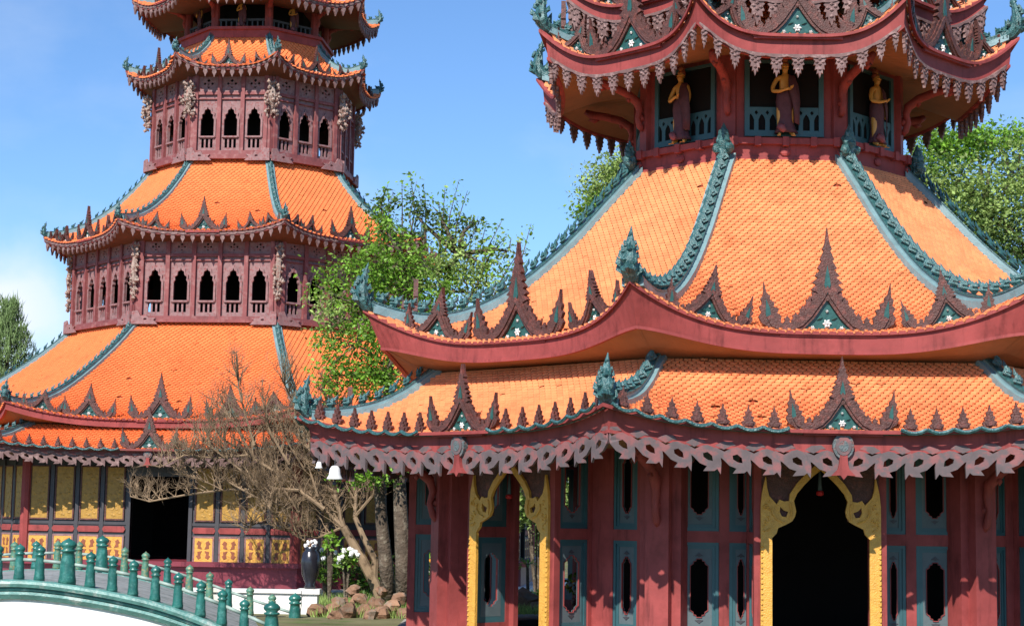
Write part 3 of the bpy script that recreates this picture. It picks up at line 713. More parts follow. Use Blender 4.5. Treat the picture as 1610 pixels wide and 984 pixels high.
for sg in (1, -1):
    outl = [(sg*x, z) for x, z in gi+go]
    eye_ = [(sg*x, z) for x, z in ((.44, .12), (.50, .14), (.55, .19), (.56, .12), (.53, .06), (.47, .05))]
    gd.plate(outl, [eye_], GF(0), .05, 0)
    gd.tube([(sg*x, -AP2-.012, z+E) for x, z in ((.50, -.02), (.60, .02), (.66, .1), (.65, .18))], .014, 5, 0)
    gd.tube([(sg*x, -AP2-.012, z+E) for x, z in ((.41, .02), (.40, .16), (.42, .24))], .014, 5, 0)
    for i in range(22): gd.blob((sg*(.80 - .0*i), -AP2-.004, -.35+E-i*.07), .017, 0)
    for i in range(16):
        x = random.uniform(.69, .79); gd.blob((sg*x, -AP2-.004, random.uniform(-.2, .3)+E), .016, 0)
gold = gd.data('gilded_arch', M['gold'])
sp = MB(); sp.plate([(-.82, .0), (-.37, .0), (-.365, .28), (-.31, .41), (-.12, .61), (0, .71), (.12, .61), (.31, .41), (.365, .28), (.37, .0), (.82, .0), (.82, .98), (-.82, .98)], [], GF(.055), .03, 0)
spm = sp.data('carved_spandrel', M['carve'])
for k in range(8):
    a = k*math.pi/4; rz = Matrix.Rotation(a, 4, 'Z'); deg = k*45
    place(com, 'column', wall, rotz=a); place(brm, 'eave_bracket', wall, rotz=a)
    if deg in (135, 180, 90): place(closed, 'wall_panel', wall, rotz=a); continue
    dx = -.10; rp_ = rz @ Matrix.Translation((dx, 0, 0)); diag = k % 2
    place(frm2 if diag else frm, 'wall_frame', wall, mx=rp_ if False else rz); place(pom, 'porch', wall, mx=rp_); place(spm, 'carved_spandrel', wall, mx=rp_)
    if deg != 270: place(gold, 'gilded_arch', wall, mx=rp_)
    for sg in (1, -1):
        for z in PZ:
            if diag: place(mid_, 'window_panel', wall, mx=rz @ Matrix.Translation((sg*1.43, -AP, z)))
            else:
                place(wide, 'window_panel', wall, mx=rz @ Matrix.Translation((sg*1.655, -AP, z)))
                place(narrow, 'window_panel', wall, mx=rz @ Matrix.Translation((sg*1.0725, -AP, z)))
            place(cheekp, 'window_panel', wall, mx=rp_ @ Matrix.Translation((sg*.85, (-AP2-AP+.06)/2, z)) @ Matrix.Rotation(sg*math.pi/2, 4, 'Z'))
# ---- skirt roof, great roof, drum, crown
build_roof(PV, ([(5.95, 2.24), (6.2, 2.08), (6.47, 1.86), (6.9, 1.63), (7.3, 1.52), (7.7, 1.46), (8.08, 1.45)], [0, 0, .02, .08, .15, .25, .38], [0, .0, .02, .05, .11, .18, .28], 3.4, .08), .27, (5.6, 1.0),
           ridge=(.26, .15, .5, .26, .22), fsc=.76, peds=((0, .78, .86),), lattice=(.365, .37, -.24, .03), crest=(.31, .27, .72), orn_inset=.0, name='skirt_roof')
build_roof(PV, ([(2.45, 5.78), (3.0, 5.2), (3.55, 4.58), (4.0, 4.13), (4.4, 3.78), (4.9, 3.42), (5.4, 3.17), (5.9, 3.01), (6.5, 3.0), (7.18, 3.17)], [0, 0, 0, 0, 0, .02, .07, .14, .28, .58], [0, 0, 0, .01, .03, .07, .13, .19, .34, .60], 3.4, .32), .29, (5.95, 2.24),
           ridge=(.31, .16, .5, .235, .27), fsc=.85, peds=((0, 1.0, 1.10), (-.64, .68, .75), (.64, .68, .75)), tilt=.7, name='great_roof', orn_inset=.07)
dr = MB()
prism(dr, 2.33, 5.5, 7.6, 0); prism(dr, 2.47, 5.76, 6.05, 0); prism(dr, 2.56, 6.0, 6.10, 0)
drum = dr.obj('drum', M['pink'], PV)
AD = 2.33*C8; HD = 2.33*S8
wu = MB()
def DF(o): return lambda x, z, d: Vector((x, -AD+o+d, z+E))
zb0, zt0 = 6.16, 7.42; hwd = .64
wu.plate(rect(-hwd, hwd, zb0, zt0), [rect(-hwd+.08, hwd-.08, zb0+.08, zt0-.05)], DF(-.05), .05, 0)
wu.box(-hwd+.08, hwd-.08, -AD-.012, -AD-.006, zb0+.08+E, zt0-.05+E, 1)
hol = []
for i in range(7):
    cx = -.54+.18*i; hol.append([(cx+.055, zb0+.1), (cx+.055, zb0+.27), (cx+.03, zb0+.33), (cx, zb0+.37), (cx-.03, zb0+.33), (cx-.055, zb0+.27), (cx-.055, zb0+.1)])
for i in range(6):
    cx = -.45+.18*i; hol.append([(cx+.03, zb0+.39), (cx, zb0+.43), (cx-.03, zb0+.39), (cx, zb0+.35)])
wu.plate(rect(-hwd+.07, hwd-.07, zb0+.07, zb0+.48), hol, DF(-.04), .022, 0)
wum = wu.data('window', [M['blue'], M['dark']])
led = MB()
for x in (-.82, -.45, 0, .45, .82): led.box(x-.05, x+.05, -2.56*C8-.03, -2.3*C8, 5.97+E, 6.115+E)
led.box(-.95, .95, -2.47*C8-.02, -2.4*C8, 5.74+E, 5.80+E)
for x in (-.92, 0, .92): led.blob((x, -2.47*C8-.02, 5.88+E), .07, 0, .05, (1.3, .5, 1))
ledm = led.data('ledge_trim', M['pink'])
cpst = MB()
c0 = cdv*2.30
vs = [c0+sdv*sx*.12+cdv*sy*.07+Vector((0, 0, z)) for z in (6.08+E, 7.5+E) for sx, sy in ((-1, -1), (1, -1), (1, 1), (-1, 1))]
cpst.add(vs, [(0,1,5,4),(1,2,6,5),(2,3,7,6),(3,0,4,7)], 0); cpm = cpst.data('corner_post', M['pink'])
db = bracket_mesh(2.38, 6.5, 7.32, .95)
fin0 = MB()                                  # seated teal guardian at each drum corner
c0 = cdv*2.62
for z, q in ((5.86, .11), (5.96, .12), (6.06, .11), (6.16, .08)): fin0.blob(c0+Vector((0, 0, z+E)), q, 0, .25, (1, 1, 1.1))
fin0.octa(c0+Vector((0, 0, 6.22+E)), cdv*.05, sdv*.05, Vector((0, 0, .11)), 0)
for sg in (1, -1): fin0.blob(c0+sdv*sg*.1+cdv*.05+Vector((0, 0, 5.9+E)), .08, 0, .2)
gdm = fin0.data('corner_guardian', M['tealdark'])
for k in range(8):
    a = k*math.pi/4
    place(wum, 'window', drum, rotz=a); place(ledm, 'ledge_trim', drum, rotz=a); place(cpm, 'corner_post', drum, rotz=a); place(db, 'eave_bracket', drum, rotz=a); place(gdm, 'corner_guardian', drum, rotz=a)
build_roof(PV, ([(1.75, 9.1), (2.2, 8.5), (2.7, 8.08), (3.2, 7.86), (3.7, 7.86), (4.2, 8.02)], [0, 0, .03, .08, .18, .34], [0, .02, .08, .22, .38, .58], 4.0, .14), .34, (2.33, 7.5),
           ridge=(.22, .14, .5, .22, .17), fsc=.86, peds=((0, 1.04, 1.15), (-.74, .5, .9), (.74, .5, .9)), drops=(.345, .33, -.34, .05, .035, 'leaf', M['latdark']), name='crown_roof', tilt=.6, orn_inset=.02)
up = MB(); prism(up, 1.75, 8.3, 9.9, 0); up.obj('upper_drum', M['pink'], PV)
build_roof(PV, ([(1.1, 10.4), (1.5, 9.7), (2.1, 9.15), (2.8, 8.78), (3.3, 8.72), (3.75, 8.85)], [0, 0, .03, .08, .16, .3], [0, .02, .06, .18, .32, .5]), .26, (1.75, 8.55),
           ridge=(.2, .13, .5, .22, .15), fsc=.6, peds=((0, .8, 1.1), (-.6, .45, 1), (.6, .45, 1)), drops=(.30, .42, -.28, .05, .03, 'leaf', M['latdark']), name='crown_roof', tilt=.6, orn_inset=.02)

# =============================================================== left tower
LX, LY, LP = -7.5737, 50.0, -.09307
TW = thing('pavilion', 'farther and taller pavilion of four tiers with gold panel walls, at the left', 'pavilion', (LX, LY, 0), LP)
RT = 8.6; AT = RT*C8; HT = RT*S8
b = MB(); prism(b, RT+.35, -1.80, -1.20, 0); prism(b, RT+.5, -1.30, -1.19, 0); ring(b, RT+.3, RT+1.3, -2.0, -1.82, 1); prism(b, RT+.9, -2.0, -1.8, 1)
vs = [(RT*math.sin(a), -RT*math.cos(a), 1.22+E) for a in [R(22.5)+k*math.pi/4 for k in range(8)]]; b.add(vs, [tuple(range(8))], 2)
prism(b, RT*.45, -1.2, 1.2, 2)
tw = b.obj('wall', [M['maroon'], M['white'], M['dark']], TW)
z0 = -1.19+E
f = MB()                                     # charcoal frame of one face with openings for the panels
xs = [1.10+.62*i for i in range(4)]; pw = .205
holes = [rect(-.71, .71, z0-.0, .96+E)]
f.box(-HT, -.71, -AT-.02, -AT+.08, z0, 1.2+E, 0); f.box(.71, HT, -AT-.02, -AT+.08, z0, 1.2+E, 0); f.box(-.71, .71, -AT-.02, -AT+.08, .80+E, 1.2+E, 0)
for sg in (1, -1):
    f.box(*sorted((sg*.71, sg*.80)), -AT-.07, -AT+.1, z0, .82+E, 0)
    for x in xs[:-1]:
        f.box(*sorted((sg*(x+.265), sg*(x+.355))), -AT-.06, -AT+.0, z0, 1.2+E, 0)
        f.box(*sorted((sg*(x+.24), sg*(x+.38))), -AT-.035, -AT+.0, -.60+E, -.30+E, 0)
f.box(-HT, -.8, -AT-.045, -AT, -.36+E, -.29+E, 0); f.box(.8, HT, -AT-.045, -AT, -.36+E, -.29+E, 0)
f.box(-HT, -.8, -AT-.045, -AT, -.63+E, -.57+E, 0); f.box(.8, HT, -AT-.045, -AT, -.63+E, -.57+E, 0)
fm_ = f.data('wall_frame', M['charcoal'])
b = MB(); b.box(-pw, pw, -.03, .01, -.20, 1.02, 0); b.plate(rect(-pw-.035, pw+.035, -.235, 1.05), [rect(-pw, pw, -.20, 1.02)], lambda x, z, d: Vector((x, -.045+d, z)), .04, 1)
for i in range(9):
    for j in range(3):
        b.blob((random.uniform(-.15, .15), -.03, -.1+i*.12+random.uniform(-.03, .03)), .028, 0, .2, (1.4, .4, 1))
tallp = b.data('gold_panel', [M['goldp'], M['carve']])
b = MB(); b.plate([(-.24, -.07), (.24, -.07), (.28, 0), (.24, .07), (-.24, .07), (-.28, 0)], [], lambda x, z, d: Vector((x, -.05+d, z)), .05, 0)
midp = b.data('rail_panel', M['pink'])
b = MB(); b.box(-pw-.01, pw+.01, -.04, .01, -.28, .28, 0); b.plate(rect(-pw-.05, pw+.05, -.32, .32), [rect(-pw-.01, pw+.01, -.28, .28)], lambda x, z, d: Vector((x, -.045+d, z)), .04, 2)
for sx in (1, -1):
    for sz in (1, -1):
        b.plate([(sx*.03, sz*.02), (sx*.07, sz*.1), (sx*.05, sz*.18), (sx*.12, sz*.22), (sx*.17, sz*.14), (sx*.13, sz*.12), (sx*.14, sz*.04)][::(1 if sx*sz > 0 else -1)], [], lambda x, z, d: Vector((x, -.05+d, z)), .012, 1)
sqp = b.data('square_panel', [M['gold'], M['goldc'], M['mauve']])
b = MB(); c0 = cdv*(RT+.02)
b.lathe([(.13, z0), (.13, 1.2+E)], (c0.x, c0.y, 0), 8, 0); colm = b.data('column', M['pink'])
for k in range(8):
    a = k*math.pi/4; rz = Matrix.Rotation(a, 4, 'Z'); place(fm_, 'wall_frame', tw, rotz=a); place(colm, 'column', tw, rotz=a)
    if k in (3, 4, 5): continue
    for sg in (1, -1):
        for x in xs:
            place(tallp, 'gold_panel', tw, mx=rz @ Matrix.Translation((sg*x, -AT-.02, -.02+E)))
            place(midp, 'rail_panel', tw, mx=rz @ Matrix.Translation((sg*x, -AT-.02, -.465+E)))
            place(sqp, 'square_panel', tw, mx=rz @ Matrix.Translation((sg*x, -AT-.02, -.92+E)))
FT = dict(tmat='tile_far')
build_roof(TW, ([(8.55, 2.02), (8.9, 1.88), (9.3, 1.72), (9.7, 1.62), (10.1, 1.58), (10.4, 1.60)], [0, 0, .05, .2, .4, .62], [0, 0, .02, .07, .12, .2]), .15, (8.6, 1.25),
           tile=(.14, .085), ridge=(.26, .15, .5, .26, .17), fsc=.6, peds=((0, .75, .9),), lattice=(.33, .28, -.13, .03), crest=(.32, .22, .66), orn_inset=.0, name='skirt_roof', **FT)
build_roof(TW, ([(4.75, 4.98), (5.6, 4.2), (6.4, 3.6), (7.2, 3.07), (7.9, 2.7), (8.6, 2.48), (9.05, 2.45), (9.45, 2.52)], [0, 0, 0, .02, .08, .2, .3, .45], [0, 0, .02, .06, .12, .22, .30, .38]), .19, (8.55, 2.02),
           tile=(.14, .085), ridge=(.24, .15, .5, .25, .16), fsc=.62, peds=((0, .84, .95), (-.50, .70, .75), (.50, .70, .75), (.80, .55, .5), (-.80, .55, .5)), tilt=.7, name='great_roof', orn_inset=.05, **FT)
gallery(TW, 4.93, (4.87, 5.04, 5.10, 5.46, 6.32, 6.64, 7.06), 5, winw=.185, cream=(5.45, 6.9, .13, .12))
build_roof(TW, ([(2.8, 9.66), (3.3, 9.0), (3.85, 8.4), (4.5, 7.9), (5.1, 7.6), (5.72, 7.5)], [0, 0, 0, .02, .08, .2], [0, 0, .01, .05, .13, .28]), .13, (4.93, 7.0),
           tile=(.14, .085), ridge=(.22, .14, .5, .24, .15), fsc=.5, peds=((0, .68, .95), (-.60, .40, .75), (.60, .40, .75), (.83, .32, .6), (-.83, .32, .6)), drops=(.265, .24, -.10, .02, .04, 'drop', M['latdark']), name='middle_roof', orn_inset=.02, **FT)
gallery(TW, 2.93, (9.58, 9.82, 9.86, 10.24, 11.06, 11.42, 11.95), 3, winw=.185, cream=(10.7, 11.7, .20, .24))
build_roof(TW, ([(2.1, 13.3), (2.35, 12.9), (2.76, 12.53), (3.2, 12.34), (3.68, 12.42)], [0, 0, .03, .1, .22], [0, .01, .06, .16, .32]), .12, (2.93, 11.9),
           tile=(.14, .085), ridge=(.2, .14, .5, .2, .14), fsc=.5, peds=((0, .52, 1.1), (-.62, .26, .9), (.62, .26, .9)), drops=(.25, .26, -.09, .02, .04, 'drop', M['latdark']), name='upper_roof', orn_inset=.02, **FT)
b = MB(); prism(b, 2.2, 13.2, 13.5, 0); prism(b, 2.28, 13.42, 13.5, 0); prism(b, 1.6, 13.4, 14.4, 1); prism(b, 2.0, 14.3, 14.8, 0)
ud = b.obj('drum', [M['pink'], M['dark']], TW)
b = MB(); c0 = cdv*2.0
b.tube([c0+Vector((0, 0, 13.45+E)), c0+Vector((0, 0, 14.5+E))], .12, 8, 0)
cm_ = b.data('corner_post', M['pink'])
b = MB()
for i in range(9): x = -.6+.15*i; b.box(x-.02, x+.02, -2.0*C8-.02, -2.0*C8+.02, 13.5+E, 13.72+E, 0)
b.box(-.75, .75, -2.0*C8-.03, -2.0*C8+.03, 13.72+E, 13.78+E, 0); bal = b.data('balustrade', M['charcoal'])
ebr = bracket_mesh(2.05, 13.8, 14.4, .9)
for k in range(8):
    a = k*math.pi/4; place(cm_, 'corner_post', ud, rotz=a); place(bal, 'balustrade', ud, rotz=a); place(ebr, 'eave_bracket', ud, rotz=a)
build_roof(TW, ([(1.4, 15.8), (1.9, 15.1), (2.5, 14.6), (3.1, 14.45), (3.6, 14.55)], [0, 0, .03, .1, .22], [0, .01, .06, .16, .34]), .14, (2.0, 14.2),
           tile=(.14, .085), ridge=(.2, .14, .5, .2, .14), fsc=.5, peds=((0, .5, 1.0),), drops=(.25, .28, -.10, .02, .04, 'drop', M['latdark']), name='crown_roof', orn_inset=.02, **FT)
#@@OBJECTS
# =============================================================== plants
def leaf(b, c, s_, rn, droop=.3, mi=0):
    d = Vector((rn.gauss(0, 1), rn.gauss(0, 1), rn.gauss(0, .7)-droop)).normalized(); n = Vector((rn.gauss(0, 1), rn.gauss(0, 1), rn.gauss(0, 1)+.8)); w = d.cross(n)
    if w.length < .01: return
    w.normalize(); n = w.cross(d); l = s_*rn.uniform(.6, 1.3)
    b.add([c, c+d*l*.5+w*l*.26+n*l*.06, c+d*l, c+d*l*.5-w*l*.26+n*l*.06], [(0, 1, 2, 3)], mi, rn.random())
def grow(b, p, d, l, r_, lev, rn, tips, spread=.6, up=.15, kids=3, shrink=.68, nseg=4, wig=.18, n=5):
    pts = [p]; q = Vector(p); dd = Vector(d).normalized()
    for i in range(nseg):
        dd = (dd + Vector((rn.gauss(0, wig), rn.gauss(0, wig), rn.gauss(0, wig)+up*.3))).normalized(); q = q + dd*l/nseg; pts.append(q.copy())
    b.tube(pts, [r_*(1-.45*i/nseg) for i in range(nseg+1)], n if lev > 1 else 4, 0, cap=False)
    if lev <= 0: tips.append((pts[-1], dd)); return
    for k in range(kids):
        t = rn.uniform(.45, 1.0) if k else 1.0; i = min(nseg, int(t*nseg)); base = pts[i]
        nd = (dd + Vector((rn.gauss(0, spread), rn.gauss(0, spread), rn.gauss(0, spread*.7)+up))).normalized()
        grow(b, base, nd, l*shrink*rn.uniform(.75, 1.15), r_*(1-.45*t)*.72, lev-1, rn, tips, spread, up, kids, shrink, nseg, wig, n)

def leafy_tree(name, label, cat, base, trunks, clumps, mats, nleaf, ls, seed, group=None, tr=.16, sprays=(), barkm='bark', sig=.22):
    """trunks: lists of world points; clumps: (centre, radius, density, material index)"""
    rn = random.Random(seed); t = thing(name, label, cat, base, 0, group); B = Vector(base)
    tb = MB()
    for pts, r0, r1 in trunks:
        n = len(pts); tb.tube([Vector(p)-B for p in pts], [r0+(r1-r0)*i/(n-1) for i in range(n)], 9, 0)
    fb = MB(); tot = sum(c[2] for c in clumps)
    for c, rad, dens, mi in clumps:
        c = Vector(c)-B; rad = Vector(rad); k = int(nleaf*dens/tot/26)
        near = min((Vector(p)-B for pts, _, _ in trunks for p in pts[1:]), key=lambda p: (p-c).length)
        if rad.length > .5:
            m1 = near.lerp(c, .5)+Vector((rn.gauss(0, .15), rn.gauss(0, .15), .1)); tb.tube([near, m1, c], [.07, .045, .02], 5, 0)
        for i in range(max(2, k)):
            while True:
                v = Vector((rn.uniform(-1, 1), rn.uniform(-1, 1), rn.uniform(-1, 1)))
                if .1 < v.length < 1: break
            v = v*(.5+.5*v.length)
            cc = c + Vector((v.x*rad.x, v.y*rad.y, v.z*rad.z)); sg = sig*rn.uniform(.5, 1.3)
            if rn.random() < .35: tb.tube([c.lerp(cc, .2), cc], [.018, .006], 4, 0, cap=False)
            for j in range(26): leaf(fb, cc+Vector((rn.gauss(0, sg), rn.gauss(0, sg), rn.gauss(0, sg*.6))), ls, rn, mi=mi)
    for pts, dens in sprays:                     # thin upright shoots with leaves along them
        P = [Vector(p)-B for p in pts]; tb.tube(P, [.025*(1-.8*i/(len(P)-1)) for i in range(len(P))], 4, 0, cap=False)
        for i in range(len(P)-1):
            for j in range(dens):
                c = P[i].lerp(P[i+1], rn.random()); leaf(fb, c+Vector((rn.gauss(0, .09), rn.gauss(0, .09), rn.gauss(0, .06))), ls*1.1, rn, 0)
    tb.obj('trunk', M[barkm], t, True); fb.obj('foliage', [M[m_] for m_ in mats], t)
    return t
V = Vector
def c_(px, py, d, rx, ry, rz, dens, mi=0): return (U(px, py, d), (rx, ry, rz), dens, mi)
# tree between the two pavilions
d = 38.0
tr1 = [U(612, 945, d), U(606, 880, d), U(600, 820, d), U(596, 760, d), U(600, 690, d), U(610, 600, d), U(620, 520, d), U(640, 430, d)]
tr2 = [U(636, 945, d-.4), U(634, 880, d-.4), U(630, 810, d-.3), U(627, 740, d-.2), U(636, 650, d), U(660, 560, d), U(690, 470, d+.3), U(720, 400, d+.4)]
cl_ = [c_(615, 420, d, 1.0, 1.0, .65, 9), c_(655, 455, d, 1.1, 1.0, .7, 9), c_(770, 420, d+.4, .55, .5, .4, 1.2, 1), c_(800, 395, d+.5, .35, .4, .35, .6, 1), c_(745, 350, d+.5, .4, .4, .3, .8, 2), c_(690, 335, d+.4, .35, .4, .35, .9, 2), c_(580, 470, d+.3, .8, .8, .8, 7), c_(700, 420, d, .8, .8, .6, 6, 1), c_(640, 520, d, 1.2, 1.0, .8, 10), c_(560, 540, d, .9, .9, .7, 6),
       c_(530, 590, d, .6, .7, .5, 3), c_(600, 590, d, 1.0, .9, .6, 8), c_(520, 500, d, .6, .7, .6, 3, 1), c_(655, 340, d+.3, .45, .6, .5, 1.6, 2), c_(720, 380, d+.3, .6, .6, .5, 1.7, 1), c_(740, 460, d, .6, .6, .7, 3, 1),
       c_(605, 360, d, .5, .6, .4, 2, 0), c_(560, 740, d-.5, .5, .5, .3, 2, 0), c_(600, 745, d-.5, .5, .5, .25, 2.2, 0), c_(690, 520, d+.2, .7, .7, .6, 4, 1), c_(600, 330, d+.4, .35, .4, .4, 1.2, 2), c_(500, 450, d+.2, .35, .4, .3, 1.0, 0), c_(545, 430, d+.2, .5, .5, .35, 2, 0)]
rn = random.Random(5); sp_ = []
for px, top, px0, y0 in ((655, 285, 650, 400), (735, 300, 715, 420), (765, 350, 735, 440), (798, 370, 765, 450), (828, 410, 770, 490), (610, 290, 615, 380), (590, 335, 595, 400), (700, 290, 690, 400), (645, 270, 640, 400), (722, 282, 700, 400), (668, 300, 665, 400), (752, 340, 730, 440), (790, 345, 750, 450), (835, 352, 800, 480), (618, 300, 622, 380), (600, 318, 604, 380), (690, 318, 690, 420), (770, 400, 740, 470), (820, 390, 770, 480), (805, 440, 760, 490), (632, 285, 632, 400), (710, 345, 700, 430), (780, 380, 745, 460)):
    a, b_ = U(px0, y0, d+.3), U(px, top, d+.5); m1 = a.lerp(b_, .5)+V((rn.gauss(0, .1), 0, .05)); sp_.append(([a, m1, b_], 34))
leafy_tree('broadleaf_tree', 'bright green leafy tree with thin upright shoots growing between the two pavilions', 'tree', (U(622, 945, d).x, d, 0), [(tr1, .17, .05), (tr2, .20, .05)], cl_, ['leafA', 'leafB', 'leafC'], 17500, .105, 11, sprays=sp_, sig=.19)
# big tree at the right edge, behind the pavilion
d = 48.0
tk = [V((U(1560, 500, d).x, d, 0)), U(1560, 700, d), U(1555, 500, d), U(1550, 330, d)]
leafy_tree('shade_tree', 'pale yellow-green spreading tree rising behind the right edge of the nearer pavilion', 'tree', (tk[0].x, d, 0), [(tk, .35, .12)],
    [c_(1500, 300, d, 1.6, 1.4, 1.1, 8), c_(1560, 350, d, 1.7, 1.4, 1.3, 9), c_(1600, 280, d, 1.4, 1.4, 1.3, 7), c_(1480, 235, d, .9, .9, .65, 4, 1), c_(1530, 220, d, .9, .9, .5, 4, 1), c_(1450, 280, d, .8, 1.0, .8, 4), c_(1620, 400, d, 1.5, 1.4, 1.2, 7, 2), c_(1590, 215, d+.5, .6, .8, .35, 2, 1), c_(1690, 330, d, 1.5, 1.5, 1.6, 6), c_(1510, 380, d, 1.2, 1.2, 1.0, 6, 2), c_(1465, 200, d, .45, .5, .3, 1, 0)],
    ['leafB', 'leafA', 'leafC'], 26000, .13, 21, sig=.26)
d = 46.0
tk = [V((U(965, 500, d).x, d, 0)), U(965, 700, d), U(962, 450, d), U(960, 320, d)]
leafy_tree('shade_tree', 'yellowish tree crown showing just left of the nearer pavilion drum', 'tree', (tk[0].x, d, 0), [(tk, .25, .08)],
    [c_(955, 290, d, .75, .8, .75, 5), c_(985, 260, d, .6, .8, .55, 4), c_(935, 320, d, .5, .6, .5, 3, 1), c_(1010, 300, d, .8, .9, .9, 4, 1), c_(965, 350, d, .8, .8, .6, 4, 2)], ['leafB', 'leafA', 'leafC'], 7500, .12, 22, sig=.2)
# feathery tree at the left edge
d = 66.0; rn = random.Random(9)
t = thing('casuarina_tree', 'feathery dark green tree at the left edge behind the farther pavilion roof', 'tree', (U(10, 600, d).x, d, 0)); B = V(t.location)
tb = MB(); tp = [V((0, 0, 0)), U(8, 700, d)-B, U(10, 580, d)-B, U(14, 485, d)-B]; tb.tube(tp, [.3, .2, .1, .02], 7, 0); fb = MB()
for i in range(210):
    h = rn.random()**.8; base = tp[1].lerp(tp[3], .25+.75*h); w_ = (1-h)*1.5+.25; a = rn.uniform(0, 6.28)
    e = base + V((math.cos(a)*w_, math.sin(a)*w_, rn.uniform(.1, .5))); tb.tube([base, e], [.02, .006], 4, 0, cap=False)
    for j in range(22):
        c = base.lerp(e, rn.uniform(.25, 1.05))+V((rn.gauss(0, .07), rn.gauss(0, .07), rn.gauss(0, .05))); l = rn.uniform(.2, .4); dd = V((rn.gauss(0, .35), rn.gauss(0, .35), 1 if rn.random() < .6 else -.6)).normalized()
        w = V((.018, 0, 0)); fb.add([c-w, c+w, c+dd*l], [(0, 1, 2)], 0, rn.random())
tb.obj('trunk', M['bark'], t, True); fb.obj('foliage', M['needle'], t)
# bare frangipani
d = 39.0; rn = random.Random(17)
t = thing('bare_tree', 'leafless grey-brown tree with a dense tangle of twigs in front of the farther pavilion', 'tree', (U(590, 940, d).x, d, 0)); B = V(t.location)
tb = MB(); tips = []
def W_(px, py, dd=0): return U(px, py, d+dd)-B
trunk = [W_(600, 945), W_(588, 915), W_(570, 880), W_(552, 850), W_(540, 828)]
tb.tube(trunk, [.13, .12, .11, .10, .085], 8, 0); tb.tube([W_(588, 915), W_(590, 880), W_(572, 845), W_(558, 812)], [.09, .08, .065, .055], 7, 0)
limbs = [([(540, 828), (510, 800), (470, 805), (430, 790)], .075), ([(540, 828), (525, 770), (500, 720), (470, 690)], .07), ([(558, 812), (560, 770), (548, 730), (545, 690)], .055), ([(558, 812), (585, 780), (600, 750), (612, 715)], .05),
         ([(510, 800), (470, 770), (430, 740), (400, 700)], .06), ([(430, 790), (400, 780), (370, 785)], .035), ([(500, 720), (480, 660), (455, 620), (440, 590)], .045), ([(470, 770), (420, 768), (350, 770), (290, 778), (235, 788), (205, 780)], .045),
         ([(430, 740), (390, 715), (350, 690), (320, 650)], .045), ([(400, 700), (385, 650), (375, 610), (372, 575)], .035), ([(545, 690), (520, 640), (505, 610)], .035), ([(455, 730), (425, 680), (415, 640)], .04), ([(480, 850), (455, 835), (430, 830)], .03), ([(540, 828), (500, 845), (460, 840)], .04),
         ([(390, 715), (340, 720), (290, 715), (250, 735)], .035), ([(548, 730), (520, 745), (490, 740)], .03), ([(470, 805), (440, 760), (430, 700), (420, 655)], .035), ([(430, 790), (380, 740), (335, 705), (305, 685)], .032), ([(500, 780), (480, 715), (462, 655)], .035), ([(430, 790), (405, 815), (385, 840)], .025), ([(400, 780), (355, 755), (320, 725), (300, 715)], .028), ([(455, 835), (425, 800), (400, 760)], .025), ([(480, 740), (455, 700), (440, 665)], .03), ([(400, 720), (370, 670), (350, 640)], .028), ([(350, 770), (310, 750), (275, 745)], .02), ([(520, 720), (530, 670), (525, 640)], .028)]
for pts, r0 in limbs:
    P = [W_(x, y, rn.uniform(-.5, .5)*(i > 0)) for i, (x, y) in enumerate(pts)]; n = len(P)
    tb.tube(P, [r0*.8*(1-.6*i/(n-1)) for i in range(n)], 6, 0)
    for i in range(1, n):
        for j in range(9 if i < n-1 else 12):
            f = rn.random(); base = P[i-1].lerp(P[i], f); along = (P[i]-P[i-1]).normalized()
            low = abs(along.z) < .25 and P[i].x < -2.2
            dv = along*.5 + V((rn.gauss(0, .5), rn.gauss(0, .6), abs(rn.gauss(0, .5))+.35)); 
            dv.z += .35; l = rn.uniform(.30, .56)*(.8 if low else 1)
            grow(tb, base, dv, l, max(.015, r0*.30), 3 if rn.random() < .62 else 2, rn, tips, .58, .2, 3, .70, 3, .24, 4)
tb.obj('trunk', M['twig'], t)

# =============================================================== garden bits
def bush(name, label, px, py, d, r_, n, mats, seed, fl=0, group=None, ls=.12):
    rn = random.Random(seed); p = U(px, py, d); t = thing(name, label, 'plant', (p.x, d, 0), 0, group); fb = MB(); sb = MB()
    zc = p.z
    for i in range(n):
        a, e = rn.uniform(0, 6.28), rn.uniform(-.9, 1.4); q = r_*rn.uniform(.3, 1.0)
        c = V((q*math.cos(a)*math.cos(e), q*math.sin(a)*math.cos(e), zc+q*math.sin(e)*.9)); leaf(fb, c, ls, rn, 0, rn.randrange(len(mats)))
    for i in range(9):
        a = rn.uniform(0, 6.28); sb.tube([V((0, 0, -.05)), V((math.cos(a)*r_*.3, math.sin(a)*r_*.3, zc)), V((math.cos(a)*r_*.6, math.sin(a)*r_*.6, zc+r_*.5))], [.03, .02, .008], 5, 0)
    sb.obj('stem', M['bark'], t); fb.obj('foliage', [M[m_] for m_ in mats], t)
    if fl:
        b = MB()
        for i in range(fl):
            a = rn.uniform(0, 6.28); e = rn.uniform(.1, 1.4); q = r_*1.02
            b.blob((q*math.cos(a)*math.cos(e), -abs(q*math.sin(a)*math.cos(e)), zc+q*math.sin(e)*.9), .055, 0, .35)
        b.obj('blossom', M['flower'], t)
    return t
bush('flowering_shrub', 'low leafy shrub with a few white flowers beside the black urn', 512, 895, 40.5, .5, 620, ['leafA', 'leafC'], 3, 6)
bush('flowering_shrub', 'small shrub with a white blossom cluster at the foot of the leaning bare trunk', 545, 880, 38.2, .26, 220, ['leafA', 'leafB'], 4, 9)
bush('shrub', 'bright green little bush in the fork of the bare tree', 520, 852, 38.6, .22, 160, ['leafA'], 5)
bush('shrub', 'dark rounded bush in shade left of the twin tree trunks', 575, 915, 41.0, .55, 700, ['leafC', 'leafA'], 6)
